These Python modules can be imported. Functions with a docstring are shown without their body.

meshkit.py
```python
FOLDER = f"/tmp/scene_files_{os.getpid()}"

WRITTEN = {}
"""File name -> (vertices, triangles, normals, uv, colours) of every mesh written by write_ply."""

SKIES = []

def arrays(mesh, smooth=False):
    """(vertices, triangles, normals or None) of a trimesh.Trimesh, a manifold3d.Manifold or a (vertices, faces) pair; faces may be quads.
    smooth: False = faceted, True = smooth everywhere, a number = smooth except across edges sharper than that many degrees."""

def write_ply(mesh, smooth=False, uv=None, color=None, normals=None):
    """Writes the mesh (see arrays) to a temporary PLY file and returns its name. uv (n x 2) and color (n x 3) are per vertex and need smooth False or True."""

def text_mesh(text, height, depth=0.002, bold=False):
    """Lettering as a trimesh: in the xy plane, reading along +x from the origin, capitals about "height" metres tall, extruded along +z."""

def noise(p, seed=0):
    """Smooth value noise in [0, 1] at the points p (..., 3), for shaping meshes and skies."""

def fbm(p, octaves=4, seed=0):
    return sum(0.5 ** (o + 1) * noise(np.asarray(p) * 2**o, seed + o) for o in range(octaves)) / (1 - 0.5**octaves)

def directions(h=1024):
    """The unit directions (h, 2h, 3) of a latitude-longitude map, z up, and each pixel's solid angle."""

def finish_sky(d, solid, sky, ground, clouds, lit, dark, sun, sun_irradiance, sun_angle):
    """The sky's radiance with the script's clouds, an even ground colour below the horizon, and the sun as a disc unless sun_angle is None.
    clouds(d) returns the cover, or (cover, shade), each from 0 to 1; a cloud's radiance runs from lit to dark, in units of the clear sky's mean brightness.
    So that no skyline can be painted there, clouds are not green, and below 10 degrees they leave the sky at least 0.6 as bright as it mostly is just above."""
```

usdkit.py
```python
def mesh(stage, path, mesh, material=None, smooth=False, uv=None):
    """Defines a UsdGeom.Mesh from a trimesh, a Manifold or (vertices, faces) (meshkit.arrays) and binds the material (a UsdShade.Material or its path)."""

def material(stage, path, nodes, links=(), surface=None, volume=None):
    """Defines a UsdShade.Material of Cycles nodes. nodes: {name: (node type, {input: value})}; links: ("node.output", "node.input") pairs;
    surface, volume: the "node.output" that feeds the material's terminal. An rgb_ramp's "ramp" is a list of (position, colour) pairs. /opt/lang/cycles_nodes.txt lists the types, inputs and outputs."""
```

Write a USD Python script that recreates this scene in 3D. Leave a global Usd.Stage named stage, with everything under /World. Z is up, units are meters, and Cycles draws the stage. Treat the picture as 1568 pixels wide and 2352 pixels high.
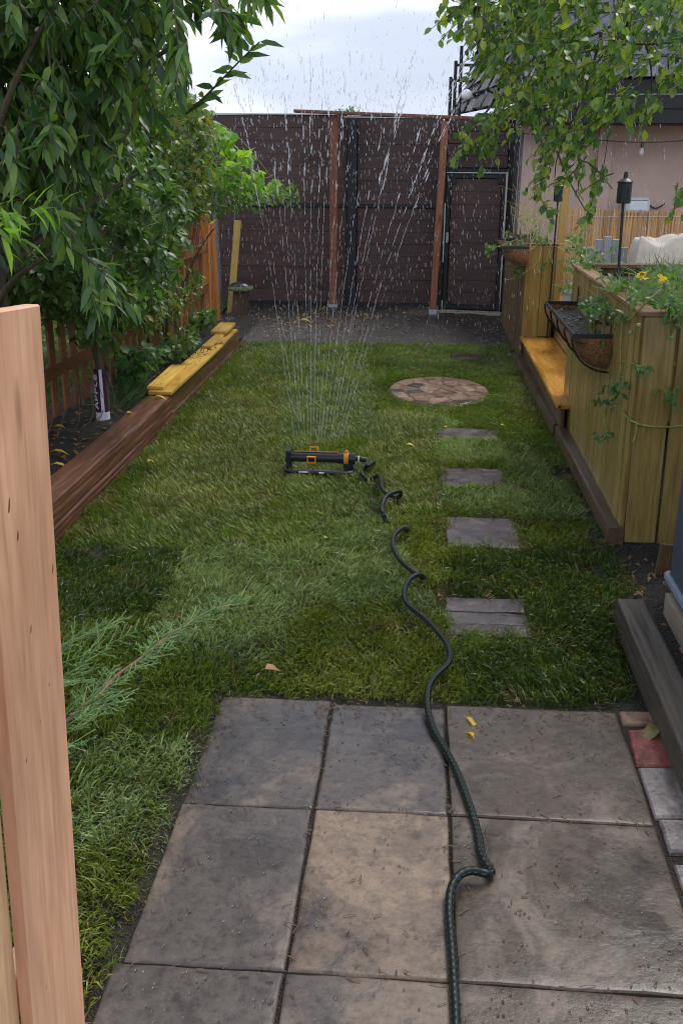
import math, random
import numpy as np
import trimesh
import usdkit, meshkit
from pxr import Usd, UsdGeom, UsdLux, UsdShade, Gf, Sdf, Vt

stage = Usd.Stage.CreateInMemory()
UsdGeom.SetStageUpAxis(stage, "Z")
UsdGeom.Xform.Define(stage, "/World")
UsdGeom.Scope.Define(stage, "/World/Looks")
rng = np.random.default_rng(7)

# ------------------------------------------------------------------ camera, sky, sun, exposure
PITCH, YAW, ROLL, EYE = math.radians(19.503), math.radians(4.519), math.radians(-0.257), 1.818
FPX = 2281.57                       # focal length for a 1568 wide picture
EXPOSURE = 0.72
SKY_STRENGTH, SUN_INTENSITY, SUN_ANGLE = 0.105, 0.38, 30.0
SUN_EL, SUN_AZ = math.radians(58), math.radians(40)     # azimuth from +y towards +x
fw = np.array([-math.sin(YAW) * math.cos(PITCH), math.cos(YAW) * math.cos(PITCH), -math.sin(PITCH)])
r0 = np.array([math.cos(YAW), math.sin(YAW), 0.0])
u0 = np.cross(r0, fw)
rt = r0 * math.cos(ROLL) - u0 * math.sin(ROLL)
up = u0 * math.cos(ROLL) + r0 * math.sin(ROLL)
EYEP = np.array([0, 0, EYE])
cam = UsdGeom.Camera.Define(stage, "/World/camera")
cam.CreateHorizontalApertureAttr(24.0)
cam.CreateFocalLengthAttr(24.0 * FPX / 1568)
cam.CreateClippingRangeAttr((0.05, 5000.0))
cam.CreateExposureAttr(EXPOSURE)
m4 = np.eye(4); m4[0, :3], m4[1, :3], m4[2, :3], m4[3, :3] = rt, up, -fw, EYEP
cam.AddTransformOp().Set(Gf.Matrix4d(*m4.ravel().tolist()))

usdkit.material(stage, "/World/Looks/sky_look", {
    "sky": ("sky_texture", {"sky_type": "single_scattering", "sun_disc": False, "sun_elevation": SUN_EL, "sun_rotation": SUN_AZ}),
    "tc": ("texture_coordinate", {}),
    "map": ("mapping", {"scale": (1.0, 1.0, 3.2), "location": (6.42, 0.6, 0.62)}),
    "n": ("noise_texture", {"scale": 1.7, "detail": 5.0, "roughness": 0.5}),
    "ramp": ("rgb_ramp", {"ramp": [(0.32, (3.3, 3.7, 4.8)), (0.52, (4.4, 4.8, 5.85)), (0.70, (9.6, 9.7, 10.1))]}),
    "mix": ("mix_color", {"fac": 0.93, "use_clamp": False}),
    "bg": ("background_shader", {"strength": SKY_STRENGTH}),
}, [("tc.generated", "map.vector"), ("map.vector", "n.vector"), ("n.fac", "ramp.fac"), ("sky.color", "mix.a"), ("ramp.color", "mix.b"), ("mix.result", "bg.color")], surface="bg.background")
dome = UsdLux.DomeLight.Define(stage, "/World/sky")
UsdShade.MaterialBindingAPI.Apply(dome.GetPrim()).Bind(UsdShade.Material.Get(stage, "/World/Looks/sky_look"))
dome.GetPrim().SetCustomDataByKey("kind", "structure")
sun = UsdLux.DistantLight.Define(stage, "/World/sun")
sun.CreateIntensityAttr(SUN_INTENSITY); sun.CreateAngleAttr(SUN_ANGLE); sun.CreateNormalizeAttr(True); sun.CreateColorAttr((1.0, 0.96, 0.9))
sun.AddRotateZOp().Set(-math.degrees(SUN_AZ)); sun.AddRotateXOp().Set(-(90 - math.degrees(SUN_EL)))


# ------------------------------------------------------------------ survey helpers: photo pixel (1568 wide) -> point on a plane of the place
def ray(u, v):
    return fw + rt * (u - 784) / FPX - up * (v - 1176) / FPX
def G(u, v, z=0.0):
    d = ray(u, v); return EYEP + d * (z - EYE) / d[2]
def atY(u, v, y):
    d = ray(u, v); return EYEP + d * y / d[1]
def atX(u, v, x):
    d = ray(u, v); return EYEP + d * x / d[0]
def project(p):
    d = np.asarray(p, float) - EYEP; w = d @ fw
    return np.stack([784 + FPX * (d @ rt) / w, 1176 - FPX * (d @ up) / w, w], -1)

# ------------------------------------------------------------------ prims
LOC, COUNT = {}, {}
urng = np.random.default_rng(99)
def numbered(parent, name):
    k = (parent, name); n = COUNT.get(k, -1) + 1; COUNT[k] = n
    return f"{parent}/{name}" if n == 0 else f"{parent}/{name}_{n:03d}"
def tag(path, label=None, cat=None, group=None, kind=None):
    p = stage.GetPrimAtPath(path)
    for k, v in (("label", label), ("category", cat), ("group", group), ("kind", kind)):
        if v: p.SetCustomDataByKey(k, v)
    return path
def thing(name, label=None, cat=None, loc=(0, 0, 0), group=None, kind=None):
    path = numbered("/World", name)
    x = UsdGeom.Xform.Define(stage, path); x.AddTranslateOp().Set(Gf.Vec3d(*map(float, loc)))
    LOC[path] = np.asarray(loc, float)
    return tag(path, label, cat, group, kind)
def arr(mesh):
    if isinstance(mesh, list):
        vs, fs, n = [], [], 0
        for m in mesh:
            v, f = arr(m); vs.append(v); fs.append(f + n); n += len(v)
        return np.vstack(vs), np.vstack(fs)
    if isinstance(mesh, tuple): return np.asarray(mesh[0], float), np.asarray(mesh[1], int)[:, :3]
    return np.asarray(mesh.vertices, float), np.asarray(mesh.faces, int)
def put(name, mesh, mat, parent=None, smooth=False, label=None, cat=None, group=None, kind=None):
    """One mesh prim, given in place coordinates, under a thing (or a part), or at top level."""
    v, f = arr(mesh); uv = None
    if smooth in (True, False):      # a random number of its own for each leaf, blade or reed of a joined mesh
        if isinstance(mesh, tuple) and len(mesh) == 3: uv = mesh[2]
        elif isinstance(mesh, list) and len(mesh) > 40:
            uv = np.vstack([np.tile(urng.random(2), (len(arr(m)[0]), 1)) for m in mesh])
    if parent:
        base = parent
        while base not in LOC: base = base.rsplit("/", 1)[0]
        v = v - LOC[base]
        path = numbered(parent, name)
        usdkit.mesh(stage, path, (v, f), M[mat], smooth=smooth, uv=uv)
    else:
        path = numbered("/World", name)
        b = np.array([(v[:, 0].min() + v[:, 0].max()) / 2, (v[:, 1].min() + v[:, 1].max()) / 2, v[:, 2].min()])
        if kind in ("structure", "stuff"): b = b * 0
        g = usdkit.mesh(stage, path, (v - b, f), M[mat], smooth=smooth, uv=uv)
        g.AddTranslateOp().Set(Gf.Vec3d(*b.tolist())); LOC[path] = b
    tag(path, label, cat, group, kind)
    return path

def part(parent, name, label=None):
    """A part made of sub-parts: a plain group under its thing."""
    path = numbered(parent, name); UsdGeom.Xform.Define(stage, path)
    return tag(path, label)
# ------------------------------------------------------------------ shapes
def _chamfer_topology():
    pts = []
    for sx in (-1, 1):
        for sy in (-1, 1):
            for sz in (-1, 1):
                pts += [(sx, sy * .8, sz * .8), (sx * .8, sy, sz * .8), (sx * .8, sy * .8, sz)]
    pts = np.array(pts, float)
    h = trimesh.convex.convex_hull(pts)
    idx = [int(np.argmin(np.linalg.norm(pts - v, axis=1))) for v in h.vertices]
    return np.sign(pts) , np.array(pts), np.array(idx)[h.faces]
_SG, _PT, _FC = _chamfer_topology()
_ON = np.abs(_PT) > .9
def box(c, size, ch=0.003, rot=None):
    """Box with chamfered edges: centre, full size, chamfer."""
    h = np.asarray(size, float) / 2
    ch = min(ch, h.min() * .6)
    v = _SG * np.where(_ON, h, h - ch)
    if rot is not None: v = v @ np.asarray(rot).T
    return v + np.asarray(c, float), _FC
def rotz(a): c, s = math.cos(a), math.sin(a); return np.array([[c, -s, 0], [s, c, 0], [0, 0, 1.0]])
def rotx(a): c, s = math.cos(a), math.sin(a); return np.array([[1, 0, 0], [0, c, -s], [0, s, c]], float)
def roty(a): c, s = math.cos(a), math.sin(a); return np.array([[c, 0, s], [0, 1, 0], [-s, 0, c]], float)
def bar(p, q, w, t, side=(0, 0, 1), ch=0.003):
    """Board from p to q (centre line); w along `side` made square to it, t across."""
    p, q = np.asarray(p, float), np.asarray(q, float)
    a = q - p; L = np.linalg.norm(a); a /= L
    s = np.asarray(side, float); s = s - a * (s @ a); s /= np.linalg.norm(s)
    n = np.cross(a, s)
    return box((p + q) / 2, (L, w, t), ch, np.stack([a, s, n], 1))
def tube(pts, r, n=8, cap=True):
    pts = np.asarray(pts, float); k = len(pts)
    r = np.broadcast_to(np.asarray(r, float), (k,))
    tan = np.gradient(pts, axis=0); tan /= np.maximum(np.linalg.norm(tan, axis=1, keepdims=True), 1e-9)
    a = np.array([0, 0, 1.0]) if abs(tan[0][2]) < .9 else np.array([1.0, 0, 0])
    u = np.cross(a, tan[0]); u /= np.linalg.norm(u)
    V = []; th = np.linspace(0, 2 * np.pi, n, endpoint=False)
    for i in range(k):
        u = u - tan[i] * (u @ tan[i]); u /= max(np.linalg.norm(u), 1e-9)
        w = np.cross(tan[i], u)
        V.append(pts[i] + r[i] * (np.cos(th)[:, None] * u + np.sin(th)[:, None] * w))
    V = np.vstack(V); F = []
    j = np.arange(n); jn = (j + 1) % n
    for i in range(k - 1):
        a0, b0 = i * n + j, i * n + jn
        F.append(np.stack([a0, b0, b0 + n], 1)); F.append(np.stack([a0, b0 + n, a0 + n], 1))
    if cap:
        V = np.vstack([V, pts[0], pts[-1]])
        F.append(np.stack([jn, j, np.full(n, k * n)], 1)); F.append(np.stack([(k - 1) * n + j, (k - 1) * n + jn, np.full(n, k * n + 1)], 1))
    return V, np.vstack(F)
def lathe(c, prof, n=20):
    """prof: (radius, z) pairs from bottom to top about the vertical through c."""
    pts = np.array([(0, 0, z) for _, z in prof], float); r = np.array([max(x, 1e-4) for x, _ in prof])
    th = np.linspace(0, 2 * np.pi, n, endpoint=False)
    V = np.vstack([np.stack([q * np.cos(th), q * np.sin(th), np.full(n, p[2])], 1) for p, q in zip(pts, r)]) + np.asarray(c, float)
    F = []; j = np.arange(n); jn = (j + 1) % n
    for i in range(len(prof) - 1):
        a0, b0 = i * n + j, i * n + jn
        F.append(np.stack([a0, b0, b0 + n], 1)); F.append(np.stack([a0, b0 + n, a0 + n], 1))
    return V, np.vstack(F)
def smooth_path(pts, step=0.02):
    from scipy.interpolate import splprep, splev
    pts = np.asarray(pts, float)
    L = np.linalg.norm(np.diff(pts, axis=0), axis=1).sum()
    tck, _ = splprep(pts.T, s=0, k=min(3, len(pts) - 1))
    return np.stack(splev(np.linspace(0, 1, max(6, int(L / step))), tck), 1)
def grid_sheet(x0, x1, y0, y1, nx, ny, fz):
    X, Y = np.meshgrid(np.linspace(x0, x1, nx), np.linspace(y0, y1, ny))
    v = np.stack([X.ravel(), Y.ravel(), fz(X.ravel(), Y.ravel())], 1)
    i = (np.arange(ny - 1)[:, None] * nx + np.arange(nx - 1)).ravel()
    return v, np.vstack([np.stack([i, i + 1, i + nx + 1], 1), np.stack([i, i + nx + 1, i + nx], 1)])
def fb(x, y, z=0.0, s=1.0, o=3, seed=0):
    x = np.asarray(x, float); return meshkit.fbm(np.stack([x * s, np.asarray(y) * s, np.full_like(x, z) if np.ndim(z) == 0 else np.asarray(z) * s], -1) + 100, o, seed) - .5
def rough_bar(p, q, w, t, side, amp=.006, n=26, m=7, seed=0):
    m = m * 2 if amp > .007 else m
    """Old weathered timber: a subdivided square bar with uneven, split faces."""
    p, q = np.asarray(p, float), np.asarray(q, float)
    a = q - p; L = np.linalg.norm(a); a /= L
    s = np.asarray(side, float); s = s - a * (s @ a); s /= np.linalg.norm(s); nn = np.cross(a, s)
    per = []
    for k in range(m): per.append((-1 + 2 * k / m, -1))
    for k in range(m): per.append((1, -1 + 2 * k / m))
    for k in range(m): per.append((1 - 2 * k / m, 1))
    for k in range(m): per.append((-1, 1 - 2 * k / m))
    per = np.array(per); rr = np.maximum(np.abs(per[:, 0]), np.abs(per[:, 1])); corner = np.minimum(np.abs(per[:, 0]), np.abs(per[:, 1]))
    per = per * (1 - .06 * (corner > .9))[:, None]
    k = len(per); V = []
    for i in range(n):
        x = L * i / (n - 1)
        pt = p + a * x + per[:, :1] * s * w / 2 + per[:, 1:] * nn * t / 2
        d = per[:, :1] * s + per[:, 1:] * nn; d /= np.linalg.norm(d, axis=1, keepdims=True)
        h = meshkit.fbm(np.stack([np.full(k, x * 1.3), per[:, 0] * 4.5 + seed * 9.1, per[:, 1] * 4.5 + 50], 1) + 100, 5, seed) - .5
        V.append(pt + d * (amp * 2 * h)[:, None])
    V = np.vstack(V + [[p + a * .004], [q - a * .004]]); F = []
    j = np.arange(k); jn = (j + 1) % k
    for i in range(n - 1):
        F += [np.stack([i * k + j, i * k + jn, (i + 1) * k + jn], 1), np.stack([i * k + j, (i + 1) * k + jn, (i + 1) * k + j], 1)]
    F += [np.stack([jn, j, np.full(k, n * k)], 1), np.stack([(n - 1) * k + j, (n - 1) * k + jn, np.full(k, n * k + 1)], 1)]
    return V, np.vstack(F)

def leaves(P, D, N, L, W, droop=.25, fold=.25, shape=((.3, .75), (.62, .9))):
    """Leaf blades: base points P, directions D, upper-side normals N, lengths L, widths W -> (n, 8, 3) vertices and one leaf's faces."""
    P, D, N = (np.asarray(x, float) for x in (P, D, N)); n = len(P)
    L, W = np.broadcast_to(L, n)[:, None], np.broadcast_to(W, n)[:, None]
    D = D / np.linalg.norm(D, axis=1, keepdims=True)
    S = np.cross(D, N); S /= np.maximum(np.linalg.norm(S, axis=1, keepdims=True), 1e-9); N = np.cross(S, D)
    dr = np.broadcast_to(droop, n)[:, None]
    V = [P]
    for t, w in shape:
        c = P + D * L * t - N * L * dr * t * t
        V += [c - S * W / 2 * w + N * W * fold * w * .5, c, c + S * W / 2 * w + N * W * fold * w * .5]
    V.append(P + D * L * .98 - N * L * dr)
    F = np.array([[0, 2, 1], [0, 3, 2], [1, 2, 5], [1, 5, 4], [2, 3, 6], [2, 6, 5], [4, 5, 7], [5, 6, 7]])
    return np.stack(V, 1), F
def join_leaves(V, F):
    n, k = V.shape[:2]
    return V.reshape(-1, 3), (F[None] + (np.arange(n) * k)[:, None, None]).reshape(-1, 3), np.repeat(urng.random((n, 2)), k, 0)
def put_leaves(V, F, mat, parent, name="leaf", singles=300, rest="foliage"):
    """The leaves that show largest each become a part; the rest is one part that nobody could count."""
    c = project(V.mean(1)); inside = (c[:, 0] > 0) & (c[:, 0] < 1568) & (c[:, 1] > 0) & (c[:, 1] < 2352)
    size = np.linalg.norm(V[:, -1] - V[:, 0], axis=1) / np.maximum(c[:, 2], .1) * inside
    order = np.argsort(-size); k = min(singles, int(inside.sum()))
    for i in order[:k]: put(name, (V[i], F), mat, parent, smooth=True)
    if len(order) > k:
        put(rest, join_leaves(V[order[k:]], F), mat, parent, smooth=True, kind="stuff")
def unit(v): v = np.asarray(v, float); return v / np.maximum(np.linalg.norm(v, axis=-1, keepdims=True), 1e-9)

# ------------------------------------------------------------------ materials
M = {}
def mat(name, nodes, links, surface="p.BSDF", **k):
    M[name] = usdkit.material(stage, f"/World/Looks/{name}_look", nodes, links, surface=surface, **k)
def plain(name, c, rough=.5, metal=0.0, bumps=0.0, scale=60.0, var=.25, spec=.5, coat=0.0):
    lo, hi = tuple(x * (1 - var) for x in c), tuple(min(1, x * (1 + var)) for x in c)
    mat(name, {"tc": ("texture_coordinate", {}), "n": ("noise_texture", {"scale": scale, "detail": 4.0}), "r": ("rgb_ramp", {"ramp": [(.3, lo), (.7, hi)]}),
               "b": ("bump", {"strength": bumps, "distance": .004}), "p": ("principled_bsdf", {"roughness": rough, "metallic": metal, "specular_ior_level": spec, "coat_weight": coat})},
        [("tc.object", "n.vector"), ("n.fac", "r.fac"), ("r.color", "p.base_color"), ("n.fac", "b.height"), ("b.normal", "p.normal")])
def wood(name, dark, light, axis, rough=.45, knots=.5, stain=.5, grain=1.0, bump=.35, spec=.5, tone=.35):
    """Sawn timber with the grain along `axis` (0 x, 1 y, 2 z): streaks, blotches, knots, and a tone of its own for each board."""
    s = [16.0 * grain] * 3; s[axis] = .9
    k = [7.0] * 3; k[axis] = 1.7
    b = [3.2] * 3; b[axis] = 1.1
    mid = tuple((a + c) / 2 for a, c in zip(dark, light))
    mat(name, {
        "tc": ("texture_coordinate", {}), "ob": ("object_info", {}), "u": ("attribute", {"attribute": "st"}), "sx": ("separate_xyz", {}), "ra": ("math", {"math_type": "add"}), "oi": ("math", {"math_type": "fraction"}),
        "off": ("vector_math", {"math_type": "scale", "vector1": (37.0, 23.0, 51.0)}),
        "pos": ("vector_math", {"math_type": "add"}),
        "m1": ("mapping", {"scale": s}), "m2": ("mapping", {"scale": k}), "m3": ("mapping", {"scale": b}),
        "n1": ("noise_texture", {"scale": 4.0, "detail": 6.0, "roughness": .62, "distortion": .35}),
        "n2": ("voronoi_texture", {"scale": 1.0, "feature": "f1", "randomness": 1.0}),
        "n3": ("noise_texture", {"scale": 1.3, "detail": 4.0, "roughness": .6}),
        "r1": ("rgb_ramp", {"ramp": [(.28, dark), (.5, mid), (.72, light)]}),
        "r2": ("rgb_ramp", {"ramp": [(0.0, (.22, .16, .12)), (.07, (.45, .38, .32)), (.12, (1, 1, 1))]}),
        "r3": ("rgb_ramp", {"ramp": [(.3, (.55, .52, .5)), (.55, (1, 1, 1)), (.75, (1.12, 1.08, 1.02))]}),
        "x1": ("mix_color", {"blend_type": "multiply", "fac": knots}), "x2": ("mix_color", {"blend_type": "multiply", "fac": stain}),
        "tv": ("map_range", {"from_min": 0.0, "from_max": 1.0, "to_min": 1 - tone, "to_max": 1 + tone * .7}),
        "hs": ("hsv", {"hue": .5, "saturation": 1.0, "fac": 1.0}),
        "rr": ("map_range", {"from_min": .3, "from_max": .7, "to_min": max(.12, rough - .18), "to_max": rough + .15}),
        "bp": ("bump", {"strength": bump, "distance": .004}),
        "p": ("principled_bsdf", {"specular_ior_level": spec}),
    }, [("ob.random", "ra.value1"), ("u.vector", "sx.vector"), ("sx.x", "ra.value2"), ("ra.value", "oi.value1"), ("oi.value", "off.scale"), ("tc.object", "pos.vector1"), ("off.vector", "pos.vector2"),
        ("pos.vector", "m1.vector"), ("pos.vector", "m2.vector"), ("pos.vector", "m3.vector"),
        ("m1.vector", "n1.vector"), ("m2.vector", "n2.vector"), ("m3.vector", "n3.vector"),
        ("n1.fac", "r1.fac"), ("n2.distance", "r2.fac"), ("n3.fac", "r3.fac"),
        ("r1.color", "x1.a"), ("r2.color", "x1.b"), ("x1.result", "x2.a"), ("r3.color", "x2.b"),
        ("oi.value", "tv.value"), ("tv.result", "hs.value"), ("x2.result", "hs.color"), ("hs.color", "p.base_color"),
        ("n3.fac", "rr.value"), ("rr.result", "p.roughness"), ("n1.fac", "bp.height"), ("bp.normal", "p.normal")])
def leafy(name, cols, rough=.38, trans=.35, tcol=None, spec=.5):
    """Leaves: each its own tone, slightly translucent, wet."""
    n = len(cols); tcol = tcol or tuple(min(1, c * 2.2) for c in cols[-1])
    mat(name, {
        "u": ("attribute", {"attribute": "st"}), "sx": ("separate_xyz", {}), "oi": ("object_info", {}), "a": ("math", {"math_type": "add"}), "fr": ("math", {"math_type": "fraction"}),
        "r": ("rgb_ramp", {"ramp": [(i / max(1, n - 1), c) for i, c in enumerate(cols)]}),
        "p": ("principled_bsdf", {"roughness": rough, "specular_ior_level": spec}),
        "bright": ("mix_color", {"blend_type": "multiply", "fac": 1.0, "b": (2.0, 2.1, 1.2), "use_clamp": False}),
        "t": ("translucent_bsdf", {}), "mx": ("mix_closure", {"fac": trans}),
    }, [("u.vector", "sx.vector"), ("sx.x", "a.value1"), ("oi.random", "a.value2"), ("a.value", "fr.value1"), ("fr.value", "r.fac"),
        ("r.color", "p.base_color"), ("r.color", "bright.a"), ("bright.result", "t.color"), ("p.BSDF", "mx.closure1"), ("t.BSDF", "mx.closure2")], surface="mx.closure")
def soil(name, dark, light, scale=14.0, rough=.6, bump=.9):
    mat(name, {"g": ("geometry", {}), "n": ("noise_texture", {"scale": scale, "detail": 8.0, "roughness": .7}), "v": ("voronoi_texture", {"scale": scale * 6, "feature": "f1"}),
               "n2": ("noise_texture", {"scale": 1.6, "detail": 3.0}),
               "r": ("rgb_ramp", {"ramp": [(.32, dark), (.68, light)]}), "r2": ("rgb_ramp", {"ramp": [(.35, (.6, .6, .6)), (.65, (1.2, 1.15, 1.1))]}),
               "x": ("mix_color", {"blend_type": "multiply", "fac": .8, "use_clamp": False}), "ad": ("math", {"math_type": "add"}),
               "b": ("bump", {"strength": bump, "distance": .03}), "p": ("principled_bsdf", {"roughness": rough})},
        [("g.position", "n.vector"), ("g.position", "v.vector"), ("g.position", "n2.vector"), ("n.fac", "r.fac"), ("n2.fac", "r2.fac"), ("r.color", "x.a"), ("r2.color", "x.b"),
         ("x.result", "p.base_color"), ("n.fac", "ad.value1"), ("v.distance", "ad.value2"), ("ad.value", "b.height"), ("b.normal", "p.normal")])
def stone(name, a, b, c, rough=.45, scale=1.0, pits=.8, bump=.5, ridge=0.0):
    """Wet moulded concrete: clouds of tone, pits and chisel-like nicks, damp and drier places."""
    mat(name, {
        "tc": ("texture_coordinate", {}), "oi": ("object_info", {}), "off": ("vector_math", {"math_type": "scale", "vector1": (31.0, 17.0, 5.0)}), "pos": ("vector_math", {"math_type": "add"}),
        "n1": ("noise_texture", {"scale": 1.7 * scale, "detail": 9.0, "roughness": .66, "distortion": 1.4}),
        "n2": ("noise_texture", {"scale": 40.0 * scale, "detail": 6.0, "roughness": .7}),
        "m": ("mapping", {"scale": (1.0, .42, 1.0), "rotation": (0, 0, .25)}),
        "v": ("voronoi_texture", {"scale": 66.0 * scale, "feature": "f1"}), "w": ("noise_texture", {"scale": 13.0 * scale, "detail": 4.0, "roughness": .7}),
        "r1": ("rgb_ramp", {"ramp": [(.38, a), (.455, b), (.53, b), (.60, c)]}),
        "r2": ("rgb_ramp", {"ramp": [(.3, (.52, .52, .53)), (.48, (1.0, 1.0, 1.0)), (.68, (1.35, 1.32, 1.28))]}),
        "n4": ("noise_texture", {"scale": 5.0 * scale, "detail": 7.0, "roughness": .7, "distortion": .5}), "r4": ("rgb_ramp", {"ramp": [(.52, (1, 1, 1)), (.60, (.60, .58, .58))]}), "x4": ("mix_color", {"blend_type": "multiply", "fac": .8}),
        "pit": ("rgb_ramp", {"ramp": [(.08, (0, 0, 0)), (.24, (1, 1, 1))]}), "pm": ("rgb_ramp", {"ramp": [(.52, (1, 1, 1)), (.62, (0, 0, 0))]}),
        "pmax": ("mix_color", {"blend_type": "lighten", "fac": 1.0}),
        "x1": ("mix_color", {"blend_type": "multiply", "fac": 1.0, "use_clamp": False}), "x2": ("mix_color", {"blend_type": "multiply", "fac": pits * .75}),
        "h1": ("math", {"math_type": "multiply", "value2": .5}), "h": ("math", {"math_type": "add"}),
        "rr": ("map_range", {"from_min": .35, "from_max": .65, "to_min": rough - .16, "to_max": rough + .14}),
        "bp": ("bump", {"strength": bump, "distance": .006}), "p": ("principled_bsdf", {"specular_ior_level": .5}),
    }, [("oi.random", "off.scale"), ("tc.object", "pos.vector1"), ("off.vector", "pos.vector2"), ("pos.vector", "n1.vector"), ("pos.vector", "n2.vector"), ("pos.vector", "m.vector"), ("m.vector", "v.vector"), ("pos.vector", "w.vector"),
        ("n1.fac", "r1.fac"), ("n2.fac", "r2.fac"), ("v.distance", "pit.fac"), ("w.fac", "pm.fac"), ("pit.color", "pmax.a"), ("pm.color", "pmax.b"),
        ("r1.color", "x1.a"), ("r2.color", "x1.b"), ("pos.vector", "n4.vector"), ("n4.fac", "r4.fac"), ("x1.result", "x4.a"), ("r4.color", "x4.b"), ("x4.result", "x2.a"), ("pmax.result", "x2.b"), ("x2.result", "p.base_color"),
        ("n1.fac", "rr.value"), ("rr.result", "p.roughness"), ("n2.fac", "h1.value1"), ("h1.value", "h.value1"), ("pmax.result", "h.value2"), ("h.value", "bp.height"), ("bp.normal", "p.normal")])
def grassy(name, cols, rough=.42, trans=.25):
    n = len(cols)
    mat(name, {
        "g": ("geometry", {}), "u": ("attribute", {"attribute": "st"}), "sx": ("separate_xyz", {}), "n": ("noise_texture", {"scale": 2.1, "detail": 3.0}), "a": ("math", {"math_type": "multiply_add", "value2": .8}), "a2": ("math", {"math_type": "multiply", "value2": 1.0}),
        "sh": ("math", {"math_type": "multiply_add", "value2": .9, "value3": -.36}),
        "r": ("rgb_ramp", {"ramp": [(i / max(1, n - 1), c) for i, c in enumerate(cols)]}),
        "p": ("principled_bsdf", {"roughness": rough, "specular_ior_level": .45}), "bright": ("mix_color", {"blend_type": "multiply", "fac": 1.0, "b": (1.8, 1.9, 1.1), "use_clamp": False}),
        "t": ("translucent_bsdf", {}), "mx": ("mix_closure", {"fac": trans}),
    }, [("g.position", "n.vector"), ("n.fac", "sh.value1"), ("u.vector", "sx.vector"), ("sx.x", "a.value1"), ("sh.value", "a.value3"), ("a.value", "r.fac"),
        ("r.color", "p.base_color"), ("r.color", "bright.a"), ("bright.result", "t.color"), ("p.BSDF", "mx.closure1"), ("t.BSDF", "mx.closure2")], surface="mx.closure")

soil("soil", (.012, .010, .009), (.045, .036, .030), 9.0, .55)
soil("bed_soil", (.008, .007, .006), (.03, .024, .02), 14.0, .5)
soil("wet_soil", (.020, .015, .013), (.055, .043, .036), 7.0, .42, .6)
soil("turf_soil", (.012, .014, .006), (.035, .034, .014), 18.0, .7)
soil("neighbour_turf", (.035, .075, .012), (.08, .15, .03), 10.0, .7)
soil("sand_joint", (.03, .023, .018), (.075, .058, .045), 30.0, .7)
wood("cedar", (.57, .285, .16), (.84, .49, .295), 2, .5, .6, .55, .75, .35, .4, .06)
wood("cedar_sapwood", (.55, .27, .14), (.82, .58, .32), 2, .5, .6, .25, .6, .25, .4, .05)
wood("picket", (.17, .062, .022), (.36, .145, .05), 2, .5, .6, .6)
wood("picket_rail", (.15, .056, .02), (.32, .125, .045), 1, .5, .6, .6)
wood("orange_post", (.32, .115, .03), (.58, .23, .065), 2, .42, .6, .4)
wood("red_post", (.17, .060, .032), (.30, .115, .062), 2, .36, .9, .4, 1.0, .3)
wood("red_beam", (.15, .062, .036), (.26, .115, .07), 0, .4, .6, .4)
wood("planter_board", (.130, .090, .026), (.30, .210, .066), 2, .34, .9, .8, 1.0, .4, .5, .18)
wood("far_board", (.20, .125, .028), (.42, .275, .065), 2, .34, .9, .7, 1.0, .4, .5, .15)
wood("planter_trim", (.14, .075, .03), (.33, .18, .065), 1, .42, .8, .9)
wood("planter_trim_cross", (.12, .062, .026), (.28, .15, .058), 0, .42, .8, .9)
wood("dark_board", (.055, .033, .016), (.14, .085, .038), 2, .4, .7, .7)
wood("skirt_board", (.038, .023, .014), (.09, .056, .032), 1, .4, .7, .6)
wood("orange_tread", (.33, .145, .024), (.58, .28, .05), 1, .2, .8, 1.0)
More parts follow.
